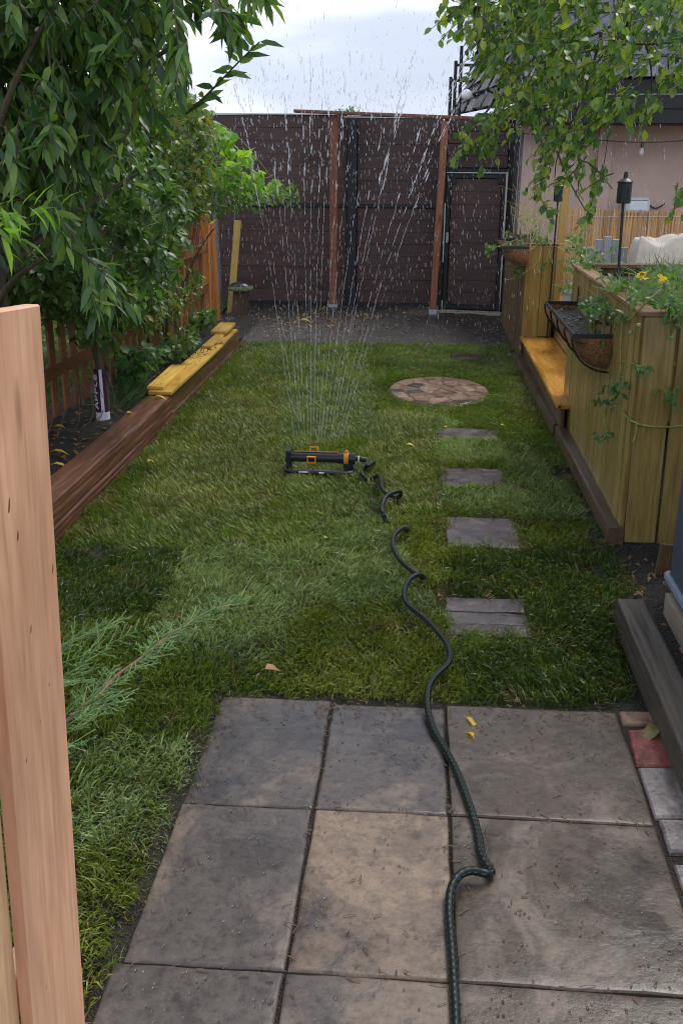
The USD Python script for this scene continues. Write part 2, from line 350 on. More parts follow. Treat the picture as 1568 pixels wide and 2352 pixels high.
wood("deck_board", (.36, .17, .04), (.58, .30, .08), 0, .32, .6, .4)
wood("old_sleeper", (.042, .017, .010), (.215, .090, .048), 1, .42, .9, .95, 1.2, 1.4)
wood("new_sleeper", (.075, .043, .018), (.215, .125, .05), 1, .42, .9, .95, 1.0, .8)
wood("yellow_plank", (.47, .26, .04), (.78, .51, .11), 1, .4, .9, .85)
wood("yellow_upright", (.45, .27, .06), (.68, .45, .13), 2, .42, .8, .35)
wood("grey_timber", (.017, .014, .010), (.075, .060, .042), 1, .55, .7, .8, .9, 1.0)
wood("pale_board", (.22, .18, .13), (.42, .36, .27), 1, .5, .6, .6)
wood("bark", (.05, .028, .018), (.15, .085, .06), 2, .6, .3, .7, .6, 1.2)
wood("tree_bark", (.045, .033, .02), (.14, .105, .06), 2, .6, .4, .7, .8, 1.0)
wood("grey_slat", (.15, .15, .17), (.24, .24, .27), 2, .4, .3, .5)
wood("shingle", (.035, .033, .032), (.12, .11, .105), 2, .6, .4, .8)
wood("reed", (.42, .24, .08), (.80, .52, .22), 2, .5, .2, .4, 1.2, .3, .4, .5)
wood("wall_plank", (.063, .036, .033), (.094, .055, .050), 0, .5, .2, .7, .7, .15, .4, .08)
stone("slab_grey", (.044, .037, .034), (.082, .066, .057), (.148, .110, .083), .31)
stone("slab_tan", (.056, .045, .040), (.135, .097, .070), (.20, .142, .096), .34)
stone("slab_brown", (.042, .029, .019), (.070, .050, .033), (.116, .086, .063), .28)
stone("step_stone", (.036, .026, .023), (.070, .052, .047), (.125, .095, .085), .28, 1.6, .5)
stone("round_stone", (.075, .050, .036), (.175, .105, .062), (.25, .155, .095), .40, 1.3, .4)
stone("tan_brick", (.12, .07, .042), (.19, .11, .066), (.25, .155, .10), .5, 2.0, .4)
stone("red_brick", (.12, .028, .022), (.19, .045, .035), (.25, .07, .055), .34, 2.0, .3)
stone("grey_paver", (.10, .085, .082), (.17, .148, .142), (.23, .20, .19), .5, 2.0, .6)
plain("stucco", (.58, .43, .345), .85, 0, .15, 5, .05)
stone("slate", (.07, .075, .085), (.12, .128, .145), (.17, .18, .20), .4, 1.5, .3)
plain("black_metal", (.012, .013, .014), .35, 0.0, .15, 90, .3)
plain("frame_black", (.012, .012, .014), .45, 0, .1, 30, .3)
plain("black_plastic", (.012, .013, .015), .25, 0, .05, 80, .2)
plain("orange_plastic", (.75, .25, .012), .35, 0, .02, 60, .06)
plain("steel", (.55, .56, .58), .35, .9, .1, 40, .15)
plain("pale_trim_gap_light", (.62, .63, .66), .4, .3, .05, 40, .12)  # pale metal; at door and beam it stands in for light through gaps
plain("grey_post", (.16, .17, .18), .5, .3, .1, 40, .3)
plain("white_plastic", (.74, .77, .80), .4, 0, .03, 20, .06)
plain("canvas", (.52, .47, .39), .85, 0, .5, 9, .14)
plain("coco", (.22, .105, .045), .9, 0, 1.0, 90, .6)
plain("dark_fascia", (.010, .010, .012), .6, 0, .2, 25, .5)
plain("bin_plastic", (.034, .041, .055), .4, 0, .1, 50, .12)
plain("bin_rim", (.14, .18, .25), .35, 0, .1, 50, .12)
plain("bronze_pot", (.34, .34, .35), .6, 0, .2, 30, .2)
plain("sleeve_dark", (.045, .012, .05), .35, 0, .02, 20, .2)
plain("sleeve_white", (.74, .73, .78), .4, 0, .02, 20, .06)
plain("lettering", (.82, .80, .82), .45, 0, 0, 20, .03)
plain("pebble", (.16, .145, .13), .45, 0, .2, 30, .6)
plain("stem_green", (.22, .26, .06), .5, 0, .1, 40, .4)
plain("stem_dry", (.42, .34, .11), .6, 0, .1, 40, .35)
plain("green_fruit", (.16, .24, .07), .25, 0, 0, 30, .25)
plain("lamp_glass", (.78, .78, .77), .3, 0, 0, 20, .03)
plain("moss", (.17, .21, .10), .9, 0, 1.0, 60, .6)
plain("wire_black", (.02, .02, .02), .5, 0, 0, 20, .2)
plain("root_twig", (.16, .10, .055), .6, 0, .3, 50, .4)
plain("juniper_stem", (.22, .11, .07), .6, 0, .3, 70, .4)
leafy("peach_leaf", [(0.022, 0.064, 0.020), (0.042, 0.101, 0.028), (0.069, 0.143, 0.034), (0.099, 0.185, 0.036), (0.192, 0.286, 0.048), (0.050, 0.115, 0.030)], .28, .30)
leafy("apple_leaf", [(0.031, 0.077, 0.021), (0.057, 0.126, 0.029), (0.088, 0.171, 0.034), (0.123, 0.195, 0.039)], .34, .3)
leafy("shrub_leaf", [(0.033, 0.084, 0.020), (0.061, 0.136, 0.029), (0.100, 0.188, 0.038), (0.145, 0.235, 0.046), (0.200, 0.270, 0.051), (0.081, 0.157, 0.032), (0.362, 0.278, 0.043)], .34, .3)
leafy("lime_leaf", [(.10, .23, .025), (.17, .33, .035), (.26, .40, .045)], .4, .45)
leafy("pear_leaf", [(0.029, 0.073, 0.020), (0.055, 0.122, 0.025), (0.091, 0.179, 0.032), (0.155, 0.244, 0.040), (0.273, 0.325, 0.051), (0.050, 0.114, 0.025)], .32, .36)
leafy("vine_leaf", [(.05, .11, .03), (.08, .16, .04), (.13, .20, .05)], .4, .4)
leafy("herb_leaf", [(.03, .085, .025), (.05, .12, .035), (.08, .155, .045)], .42, .35)
leafy("hedge_leaf", [(0.018, 0.047, 0.015), (0.036, 0.081, 0.022), (0.058, 0.117, 0.028)], .4, .3)
leafy("juniper", [(.10, .18, .078), (.16, .26, .11), (.24, .35, .145), (.34, .45, .17), (.14, .24, .11)], .6, .3, None, .25)
leafy("yellow_leaf", [(.62, .42, .03), (.72, .52, .05)], .4, .4)
leafy("brown_leaf", [(.14, .065, .03), (.22, .12, .05), (.32, .19, .09)], .5, .3)
leafy("olive_leaf", [(.16, .15, .05), (.22, .18, .07)], .5, .3)
leafy("chive", [(.045, .10, .05), (.08, .15, .07), (.13, .21, .09), (.20, .24, .07), (.06, .12, .05)], .42, .25)
grassy("grass_dark", [(0.0095, 0.0240, 0.0029), (0.0247, 0.0550, 0.0047), (0.0551, 0.1000, 0.0095), (0.1235, 0.1700, 0.0285)], .33)
grassy("grass_mid", [(0.0246, 0.0505, 0.0052), (0.0670, 0.1186, 0.0094), (0.1317, 0.1955, 0.0167), (0.2790, 0.3074, 0.0522)], .33)
grassy("grass_yellow", [(0.0354, 0.0531, 0.0052), (0.0937, 0.1338, 0.0115), (0.1750, 0.2177, 0.0230), (0.3437, 0.3292, 0.0731)], .35)
grassy("grass_pale", [(0.0633, 0.1058, 0.0286), (0.1495, 0.2185, 0.0660), (0.2587, 0.3392, 0.1210), (0.4140, 0.4600, 0.2090)], .30)  # pale colour also carries the sheen of wet leaning blades
grassy("grass_straw", [(.05, .03, .011), (.13, .09, .03), (.26, .19, .07), (.36, .29, .12)], .5, .15)
mat("water", {"p": ("principled_bsdf", {"base_color": (.93, .95, .98), "roughness": .12, "ior": 1.33, "transmission_weight": .55})}, [])
mat("hose", {
    "tc": ("texture_coordinate", {}), "u": ("attribute", {"attribute": "st"}), "sx": ("separate_xyz", {}),
    "a": ("math", {"math_type": "sine"}), "am": ("math", {"math_type": "multiply", "value2": 300.0}), "b": ("math", {"math_type": "sine"}), "bm": ("math", {"math_type": "multiply", "value2": 37.7}),
    "ag": ("math", {"math_type": "greater_than", "value2": .15}), "bg": ("math", {"math_type": "greater_than", "value2": .72}), "x": ("math", {"math_type": "multiply"}),
    "n": ("noise_texture", {"scale": 120.0, "detail": 2.0}), "c": ("mix_color", {"a": (.003, .0055, .005), "b": (.055, .09, .075)}),
    "bp": ("bump", {"strength": .6, "distance": .003}), "p": ("principled_bsdf", {"roughness": .5, "specular_ior_level": .3})},
    [("u.vector", "sx.vector"), ("sx.x", "am.value1"), ("am.value", "a.value1"), ("sx.y", "bm.value1"), ("bm.value", "b.value1"), ("a.value", "ag.value1"), ("b.value", "bg.value1"),
     ("ag.value", "x.value1"), ("bg.value", "x.value2"), ("x.value", "c.fac"), ("c.result", "p.base_color"), ("tc.object", "n.vector"), ("n.fac", "bp.height"), ("bp.normal", "p.normal")])

# crop frames used while surveying the photograph
def c5(x, y): return ((1235 + x * 600 / 1568) * 1568 / 1835, (450 + y * 600 / 1568) * 1568 / 1835)
def c6(x, y): return ((1235 + x * 600 / 1568) * 1568 / 1835, (850 + y * 600 / 1568) * 1568 / 1835)
def c2(x, y): return ((900 + x * 935 / 1568) * 1568 / 1835, (y * 935 / 1568) * 1568 / 1835)
def c3(x, y): return ((x * 700 / 1568) * 1568 / 1835, (500 + y * 700 / 1568) * 1568 / 1835)
def c7(x, y): return ((x * 700 / 1568) * 1568 / 1835, (750 + y * 700 / 1568) * 1568 / 1835)

from shapely.geometry import Polygon, Point
from shapely import contains_xy
from shapely.ops import unary_union

# ================================================================== the ground
put("ground", grid_sheet(-120, 120, -40, 260, 2, 2, lambda x, y: np.full_like(x, -.16)), "soil", kind="structure")
put("neighbour_ground", grid_sheet(-14, -2.47, .5, 14, 40, 40, lambda x, y: .06 + .06 * fb(x, y, 0, 1.2)), "neighbour_turf", kind="structure")
put("lawn_soil", grid_sheet(-1.95, 1.3, .9, 10.75, 60, 160, lambda x, y: -.022 + .012 * fb(x, y, 0, 5)), "turf_soil", kind="structure")
def back_z(x, y): return .012 + .035 * fb(x, y, 0, 3.5, 4) + .02 * fb(x, y, 0, 14, 3, 5) - .03 * np.clip((10.55 - y) / .3, 0, 1)
put("bare_soil", grid_sheet(-3.2, 1.25, 10.3, 13.6, 130, 90, back_z), "wet_soil", kind="structure")
def bed_z(x, y): return np.interp(y, [3, 6.5, 9, 11, 12], [.16, .165, .12, .05, .02]) + .05 * fb(x, y, 0, 6, 4, 3) - .05 * np.clip((x + 1.98) / .1, 0, 1)
put("bed_soil", grid_sheet(-2.62, -1.9, 2.5, 12.0, 34, 300, bed_z), "bed_soil", kind="structure")
put("side_soil", grid_sheet(.84, 2.6, 1.2, 4.9, 60, 90, lambda x, y: -.008 + .04 * fb(x, y, 0, 7, 4, 8)), "bed_soil", kind="structure")
put("patio_bed", grid_sheet(-.72, .96, .5, 3.14, 40, 60, lambda x, y: -.0135 + .006 * fb(x, y, 0, 14, 3)), "sand_joint", kind="structure")

# ------------------------------------------------------------------ patio slabs
patio = thing("patio", kind="structure")
XS = [-.674, -.274, .126, .726]; YS = [3.11, 2.478, 1.846, 1.214, .58]
SLM = [["slab_grey", "slab_grey", "slab_brown"], ["slab_grey", "slab_tan", "slab_brown"], ["slab_grey", "slab_grey", "slab_brown"], ["slab_grey"] * 3]
def slab_mesh(x0, x1, y0, y1, seed, rnd=.006, zt=0.0, h=.045, amp=.0016, wob=.004):
    nx, ny = max(6, int((x1 - x0) / .022)), max(6, int((y1 - y0) / .022))
    u = np.concatenate([[0, .006], np.linspace(.02, .98, nx), [.994, 1]]); w = np.concatenate([[0, .006], np.linspace(.02, .98, ny), [.994, 1]])
    U, Wd = np.meshgrid(u, w); X = x0 + (x1 - x0) * U; Y = y0 + (y1 - y0) * Wd
    edge = np.minimum(np.minimum(U, 1 - U) * (x1 - x0), np.minimum(Wd, 1 - Wd) * (y1 - y0))
    Z = zt + amp * 2 * (fb(X.ravel(), Y.ravel(), 0, 22, 3, seed)).reshape(X.shape) + amp * 2 * fb(X.ravel(), Y.ravel(), 0, 4, 2, seed + 3).reshape(X.shape)
    Z -= rnd * np.clip(1 - edge / .008, 0, 1) ** 2
    wx = wob * 2 * fb(X.ravel(), Y.ravel(), seed, 7, 3, seed + 9).reshape(X.shape); wy = wob * 2 * fb(X.ravel(), Y.ravel(), seed, 7, 3, seed + 19).reshape(X.shape)
    wt = np.clip(1 - edge / .03, 0, 1); X = X + wx * wt; Y = Y + wy * wt
    n0, n1 = X.shape[1], X.shape[0]
    v = np.stack([X.ravel(), Y.ravel(), Z.ravel()], 1); i = (np.arange(n1 - 1)[:, None] * n0 + np.arange(n0 - 1)).ravel()
    f = [np.stack([i, i + 1, i + n0 + 1], 1), np.stack([i, i + n0 + 1, i + n0], 1)]
    ring = np.concatenate([np.arange(n0), np.arange(1, n1) * n0 + n0 - 1, (n1 - 1) * n0 + np.arange(n0 - 2, -1, -1), np.arange(n1 - 2, 0, -1) * n0])
    low = v[ring].copy(); low[:, 2] = zt - h; b = len(v); k = len(ring); j = np.arange(k); jn = (j + 1) % k
    f += [np.stack([ring[j], b + j, b + jn], 1), np.stack([ring[j], b + jn, ring[jn]], 1)]
    return np.vstack([v, low]), np.vstack(f)
for r in range(4):
    for c in range(3):
        tilt = .002 * ((r * 3 + c) % 3 - 1)
        put("slab", slab_mesh(XS[c] + .005 - (.02 if c == 0 and r > 1 else 0), XS[c + 1] - .005, YS[r + 1] + .003, YS[r] - .003 - (.02 if (r == 0 and c == 1) else 0), r * 7 + c, zt=tilt), SLM[r][c], patio, smooth=30)

# ------------------------------------------------------------------ brick edging right of the patio
edging = thing("brick_edging", "row of odd bricks and grey pavers edging the wet patio slabs", "edging", (.79, 2.6, -.06))
def prism(poly, z0, z1, ch=.006):
    p = Polygon(poly); inner = p.buffer(-ch, join_style=2)
    o = np.array(p.exterior.coords)[:-1]; n = len(o); c = o.mean(0)
    i = o + (c - o) / np.maximum(np.linalg.norm(c - o, axis=1, keepdims=True), 1e-9) * ch * 1.4
    if p.exterior.is_ccw is False: o, i = o[::-1], i[::-1]
    V = np.vstack([np.c_[o, np.full(n, z0)], np.c_[o, np.full(n, z1 - ch)], np.c_[i, np.full(n, z1)], [[*c, z1 + .0005]]])
    j = np.arange(n); jn = (j + 1) % n; F = []
    for k in (0, 1): F += [np.stack([k * n + j, k * n + jn, (k + 1) * n + jn], 1), np.stack([k * n + j, (k + 1) * n + jn, (k + 1) * n + j], 1)]
    F.append(np.stack([2 * n + j, 2 * n + jn, np.full(n, 3 * n)], 1))
    return V, np.vstack(F)
put("brick", prism([(.733, 3.04), (.862, 3.05), (.868, 3.138), (.736, 3.128)], -.05, -.004), "tan_brick", edging, label="tan brick at the lawn end of the row")
put("brick", prism([(.728, 2.79), (.852, 2.795), (.858, 2.93), (.815, 3.02), (.742, 3.005)], -.05, -.002), "red_brick", edging, label="red brick with broken corner")
put("paver", prism([(.73, 2.52), (.862, 2.53), (.86, 2.785), (.732, 2.778)], -.05, .002), "grey_paver", edging)
put("paver", prism([(.737, 2.365), (.868, 2.375), (.866, 2.518), (.739, 2.51)], -.05, .004), "grey_paver", edging)
put("paver", prism([(.735, 2.05), (.875, 2.06), (.872, 2.325), (.737, 2.318)], -.05, .0), "grey_paver", edging)
put("mortar", prism([(.737, 2.322), (.868, 2.329), (.868, 2.372), (.737, 2.362)], -.05, -.012), "sand_joint", edging)

# ------------------------------------------------------------------ stepping stones
STONES = []
def stepping(x0, x1, y0, y1, label, cracks=(), z=-.006, skew=.02):
    t = thing("stepping_stone", label, "stepping stone", ((x0 + x1) / 2, (y0 + y1) / 2, -.05), "rectangular stepping stones set in the lawn")
    STONES.append(Polygon([(x0, y0), (x1, y0), (x1, y1), (x0, y1)]))
    ys = [y0] + [y0 + (y1 - y0) * k for k in cracks] + [y1]
    for k in range(len(ys) - 1):
        put("stone_top" if len(ys) > 2 else "stone", slab_mesh(x0, x1, ys[k] + (.004 if k else 0), ys[k + 1] - (.004 if k < len(ys) - 2 else 0), int(y0 * 31) + k, zt=z - .004 * (k % 2), amp=.004, wob=.012), "step_stone", t, smooth=30)
stepping(.14, .485, 3.69, 4.06, "nearest rectangular stepping stone, moulded with long plank-like cracks", (.3, .62))
stepping(.165, .535, 4.68, 5.12, "wet rectangular stepping stone beside the loop of the dark hose")
stepping(.15, .535, 5.66, 6.05, "rectangular stepping stone level with the sprinkler")
stepping(.135, .56, 6.72, 7.02, "rectangular stepping stone just in front of the round stone")
stepping(.31, .60, 9.62, 9.92, "farthest stepping stone, small and half hidden at the lawn's far edge", z=.014)
# the round one: overlapping flat scales like a cracked log slice
ct, RA, RB = (.16, 8.24), .43, .57
STONES.append(Polygon([(ct[0] + RA * math.cos(a), ct[1] + RB * math.sin(a)) for a in np.linspace(0, 2 * np.pi, 40)[:-1]]))
rs = thing("round_stepping_stone", "large round tan stepping stone moulded with cracked scales", "stepping stone", (ct[0], ct[1], -.05))
bv, bf = lathe((0, 0, 0), [(.001, -.05), (.98, -.05), (.985, -.014), (.95, -.001), (.001, .001)], 48)
put("base", (bv * [RA, RB, 1] + [ct[0], ct[1], 0], bf), "round_stone", rs, smooth=30)
rs_rng = np.random.default_rng(3)
pts = []
for _ in range(6000):
    q = rs_rng.uniform(-1, 1, 2)
    if np.hypot(*q) < .93 and all(np.hypot(*((q - o) * [1, 1.25])) > .29 for o in pts): pts.append(q)
from scipy.spatial import Voronoi
big = np.vstack([pts, [[3 * math.cos(a), 3 * math.sin(a)] for a in np.linspace(0, 6.28, 17)]])
vor = Voronoi(big); disc = Point(0, 0).buffer(.95, 24)
for k in range(len(pts)):
    cell = vor.regions[vor.point_region[k]]
    if -1 in cell: continue
    pg = Polygon(vor.vertices[cell]).buffer(-.005).buffer(-.04).buffer(.04).intersection(disc)
    if pg.is_empty or pg.geom_type != "Polygon": continue
    xy = np.array(pg.simplify(.012).exterior.coords)[:-1] * [RA, RB] + ct
    put("scale", prism(xy, -.012, .004 + .006 * rs_rng.random(), .005), "round_stone" if rs_rng.random() < .74 else "step_stone", rs)

# ------------------------------------------------------------------ lawn: sods of fresh turf
left_edge = [(-1.80, 4.3), (-1.80, 7.05), (-1.87, 7.1), (-1.90, 10.35)]
lawn_poly = Polygon([(-1.80, 1.2), *left_edge, (-1.6, 10.5), (-1.1, 10.42), (-.4, 10.5), (.3, 10.46), (.9, 10.55), (.93, 9.4), (.94, 5.0), (1.0, 4.6), (1.02, 4.2), (.88, 3.95), (.83, 3.5), (.80, 3.2), (.70, 3.17), (.1, 3.14), (-.68, 3.125), (-.685, 2.4), (-.70, 1.9), (-.71, 1.2)])
lawn_area = lawn_poly.difference(unary_union([s.buffer(.02 if s.bounds[1] > 9 else -.014) for s in STONES] + [Polygon(np.array(s.exterior.coords) + [0, .02]).buffer(-.01) for s in STONES]))
def PX(pts): return Polygon([tuple(G(*p)[:2]) for p in pts])
SODS = [  # outline in the surveyed picture, tone (pale includes painted sheen of leaning blades), combing direction (degrees from +x), lean
    (PX([(745, 1180), (1010, 1180), (1015, 1330), (985, 1400), (890, 1480), (640, 1545), (420, 1490), (330, 1450), (425, 1270), (560, 1235), (740, 1250)]), "pale", -70, .8),
    (PX([(985, 940), (1135, 1010), (1210, 1020), (1375, 1190), (1290, 1190), (1190, 1180), (1000, 1160), (1010, 1110), (1150, 1120), (1160, 1065), (1000, 1055)]), "pale", -60, .7),
    (PX([(135, 1255), (430, 1255), (400, 1330), (350, 1400), (140, 1440)]), "dark", -20, 1.0),
    (PX([(1010, 1280), (1230, 1255), (1420, 1260), (1480, 1600), (1230, 1640), (1060, 1630), (1040, 1500), (1230, 1470), (1210, 1360), (1020, 1360)]), "dark", -100, .6),
    (PX([(870, 940), (990, 945), (1010, 1170), (860, 1180), (760, 1140), (840, 1040)]), "yellow", 170, .9),
    (PX([(430, 1150), (745, 1150), (745, 1245), (560, 1240), (420, 1262), (300, 1230)]), "dark", 190, 1.1),
    (PX([(770, 1090), (870, 1090), (880, 1180), (770, 1185)]), "dark", 170, .9),
    (PX([(560, 940), (700, 930), (720, 1020), (560, 1030)]), "dark", 180, .9),
    (PX([(1150, 860), (1215, 870), (1260, 990), (1160, 980)]), "yellow", -40, .8),
    (PX([(1130, 1190), (1300, 1200), (1400, 1260), (1240, 1260), (1200, 1200)]), "yellow", -60, .7),
    (PX([(560, 790), (860, 785), (850, 860), (540, 890)]), "mid", 200, .8),
    (PX([(860, 785), (1180, 790), (1200, 850), (1100, 870), (900, 860)]), "mid", 10, .7),
    (PX([(460, 900), (640, 880), (640, 1040), (430, 1010)]), "yellow", 190, 1.0),
    (PX([(640, 880), (860, 860), (880, 1000), (640, 1040)]), "mid", 160, 1.0),
    (PX([(380, 1010), (640, 1040), (650, 1180), (300, 1180)]), "yellow", 185, 1.1),
    (PX([(650, 1040), (860, 1050), (850, 1180), (650, 1180)]), "mid", 175, 1.1),
    (PX([(250, 1180), (745, 1180), (740, 1245), (420, 1260), (180, 1255)]), "mid", 200, 1.1),
    (PX([(900, 1190), (1020, 1180), (1030, 1360), (990, 1400)]), "yellow", -90, .7),
    (PX([(700, 1390), (900, 1370), (1040, 1480), (1050, 1620), (640, 1600), (600, 1530)]), "yellow", -95, .7),
    (PX([(140, 1440), (330, 1450), (640, 1545), (530, 1600), (480, 1700), (150, 1700)]), "mid", -60, .8),
    (PX([(150, 1700), (480, 1700), (430, 1850), (400, 1950), (160, 1950)]), "pale", -75, .8),
    (PX([(160, 1950), (400, 1950), (200, 2352), (160, 2352)]), "yellow", -80, .8),
]
def make_tuft(n, seed, spread=.055, L=(.035, .07), w=(.0032, .0056)):
    """A tuft of blades that lean along local +x."""
    g = np.random.default_rng(seed); V, F = [], []
    for i in range(n):
        a = g.uniform(0, 6.283); r = spread * math.sqrt(g.random()); b = np.array([r * math.cos(a), r * math.sin(a), -.006])
        l = g.uniform(*L); ww = g.uniform(*w); az = g.normal(0, 1.0); lean = g.uniform(.35, 1.25)
        d = np.array([math.cos(az), math.sin(az), 0]); s = np.array([-d[1], d[0], 0]) * ww / 2
        tw = g.normal(0, .4); s = s * math.cos(tw) + np.array([0, 0, 1]) * ww / 2 * math.sin(tw)
        h1, h2 = l * .5, l * .5
        p1 = b + (d * math.sin(lean * .55) + [0, 0, math.cos(lean * .55)]) * h1
        p2 = p1 + (d * math.sin(lean * 1.25) + np.array([0, 0, math.cos(lean * 1.25)])) * h2
        k = len(V) * 5
        V.append(np.array([b - s, b + s, p1 - s * .9, p1 + s * .9, p2])); F.append(np.array([[0, 1, 3], [0, 3, 2], [2, 3, 4]]) + k)
    return np.vstack(V), np.vstack(F), np.repeat(g.random((n, 2)), 5, 0)
def instancer(path, protos, places, kind="stuff"):
    """protos: list of (mesh, material); places: list of (proto index, position, yaw, scale, tilt)."""
    pi = UsdGeom.PointInstancer.Define(stage, path)
    for k, (m, mt) in enumerate(protos):
        pp = f"{path}/tuft" + (f"_{k:03d}" if k else "")
        usdkit.mesh(stage, pp, m[:2], M[mt], uv=m[2]); pi.CreatePrototypesRel().AddTarget(pp)
    pi.CreateProtoIndicesAttr(Vt.IntArray([int(p[0]) for p in places]))
    pi.CreatePositionsAttr(Vt.Vec3fArray([Gf.Vec3f(*map(float, p[1])) for p in places]))
    qs = []
    for p in places:
        y = p[2] / 2; t = p[4] / 2
        # yaw then a tilt about local y
        w, z = math.cos(y), math.sin(y); w2, yy = math.cos(t), math.sin(t)
        qs.append(Gf.Quath(w * w2, -z * yy, w * yy, z * w2))
    pi.CreateOrientationsAttr(Vt.QuathArray(qs))
    pi.CreateScalesAttr(Vt.Vec3fArray([Gf.Vec3f(p[3], p[3], p[3] * (p[5] if len(p) > 5 else 1)) for p in places]))
    tag(path, kind=kind)
    return path
TONES = ["dark", "mid", "yellow", "pale", "straw"]
protos = []
for ti, t in enumerate(TONES):
    for k in range(3):
        protos.append((make_tuft(36 if t != "straw" else 18, 100 + ti * 10 + k, .06, (.030, .068) if t != "straw" else (.03, .08)), "grass_" + t))
g_rng = np.random.default_rng(11)
places = []
sp = .034
xs = np.arange(-1.8, 1.04, sp); ys = np.arange(1.2, 10.6, sp)
GX, GY = np.meshgrid(xs, ys); GX = GX.ravel() + g_rng.uniform(-.02, .02, GX.size); GY = GY.ravel() + g_rng.uniform(-.02, .02, GY.size)
# uneven turf edges
wob = .03 * fb(GX, GY, 0, 9, 3, 2)
keep = contains_xy(lawn_area, GX + wob, GY - wob)
GX, GY = GX[keep], GY[keep]
bare = (fb(GX, GY, 0, 5.5, 3, 21) > .29) | (fb(GX, GY, 0, 15, 2, 23) > .31)
GX, GY = GX[~bare], GY[~bare]
tone_of = np.full(len(GX), 1); comb = np.full(len(GX), -80.0); lean = np.full(len(GX), .8)
for poly, t, ang, ln in SODS:
    jx, jy = .05 * fb(GX, GY, 0, 8, 3, 31), .05 * fb(GX, GY, 0, 8, 3, 41)
    ins = contains_xy(poly, GX + jx, GY + jy)
    tone_of[ins] = TONES.index(t); comb[ins] = ang; lean[ins] = ln
seam = np.zeros(len(GX), bool)
for poly, *_ in SODS:
    b = poly.boundary.buffer(.016)
    seam |= contains_xy(b, GX, GY)
edge_d = np.array([lawn_area.boundary.distance(Point(a, b)) for a, b in zip(GX, GY)])
dev = 60 * fb(GX, GY, 0, 2.2, 3, 51) * 2
for i in range(len(GX)):
    t = tone_of[i]
    q = g_rng.random()
    if q < .06: t = 1
    elif q < .10: t = 2
    elif q < (.40 if (seam[i] or edge_d[i] < .035) else .185): t = 4
    if seam[i] and g_rng.random() < .5: continue
    sc = g_rng.uniform(.62, 1.12) * (.8 if edge_d[i] < .04 else 1)
    lowz = -.016 + .01 * float(g_rng.normal())
    places.append((t * 3 + g_rng.integers(3), (GX[i], GY[i], lowz), math.radians(comb[i] + dev[i] + g_rng.normal(0, 42)), sc, g_rng.normal(.25, .2) * lean[i]))
# the neighbour's rougher grass beyond the picket fence
for i in range(2600):
    x, y = g_rng.uniform(-7, -2.5), g_rng.uniform(3, 13)
    places.append((3 + g_rng.integers(3), (x, y, .06), g_rng.uniform(0, 6.28), g_rng.uniform(1.3, 2.2), .2))
instancer("/World/lawn_grass", protos, places)

# ================================================================== back wall with its door
wall = thing("back_wall", "tall brown plank wall closing the far end of the garden", "wall", (-.8, 13.3, 0))
YW = 13.3
def wall_section(x0, x1, z0, z1, y0, y1, skip=None):
    n = int(round((z1 - z0) / .148)); dz = (z1 - z0) / n
    for k in range(n):
        za, zb = z0 + k * dz, z0 + (k + 1) * dz
        off = .002 * ((k * 7 + int(x0 * 10)) % 3 - 1)
        put("plank", bar((x0, y0 + off, (za + zb) / 2), (x1, y1 + off, (za + zb) / 2), dz - .0015, .024, (0, 0, 1), .0018), "wall_plank", wall)
wall_section(-4.6, -2.756, .05, 1.25, 13.41, 13.36); wall_section(-4.6, -2.756, 1.29, 2.36, 13.41, 13.36)
wall_section(-2.75, -1.0, .05, 1.25, 13.36, 13.31); wall_section(-2.75, -1.0, 1.29, 2.36, 13.36, 13.31)
wall_section(-.865, .20, .05, 1.25, 13.30, 13.28); wall_section(-.865, .20, 1.29, 2.30, 13.30, 13.28)
put("joint_rail", bar((-2.75, 13.345, 1.27), (-1.0, 13.295, 1.27), .036, .03, (0, 0, 1)), "frame_black", wall)
put("joint_rail", bar((-.865, 13.285, 1.27), (.20, 13.265, 1.27), .036, .03, (0, 0, 1)), "frame_black", wall)
put("bottom_rail", bar((-2.75, 13.335, .025), (.2, 13.25, .025), .05, .05, (0, 0, 1)), "frame_black", wall)
put("wall_post", bar((-.932, 13.27, 0), (-.932, 13.27, 2.345), .12, .09, (1, 0, 0)), "frame_black", wall)
put("wall_post", bar((.225, 12.93, 0), (.225, 12.93, 2.3), .045, .05, (1, 0, 0)), "frame_black", wall)
put("wall_post", bar((1.005, 12.80, 0), (1.02, 12.80, 2.28), .055, .05, (1, 0, 0)), "frame_black", wall)
put("top_trim", bar((-2.75, 13.35, 2.372), (-1.2, 13.30, 2.362), .016, .05, (0, 0, 1)), "pale_trim_gap_light", wall, label="pale metal strip along the top edge")
for k in range(4):
    z0 = 1.74 + k * .138
    put("plank", bar((.252, 12.93, z0 + .07), (.975, 12.80, z0 + .07), .134, .024, (0, 0, 1), .004), "wall_plank", wall)
put("backing_panel", [box((-1.28, 13.375, 1.18), (2.95, .02, 2.34), .002), box((.0, 13.345, 1.15), (.50, .02, 2.26), .002), box((.62, 12.93, 2.01), (.80, .02, .56), .002, rotz(math.atan2(-.13, .723)))], "frame_black", wall)  # added dark sheets that stop daylight showing between the planks
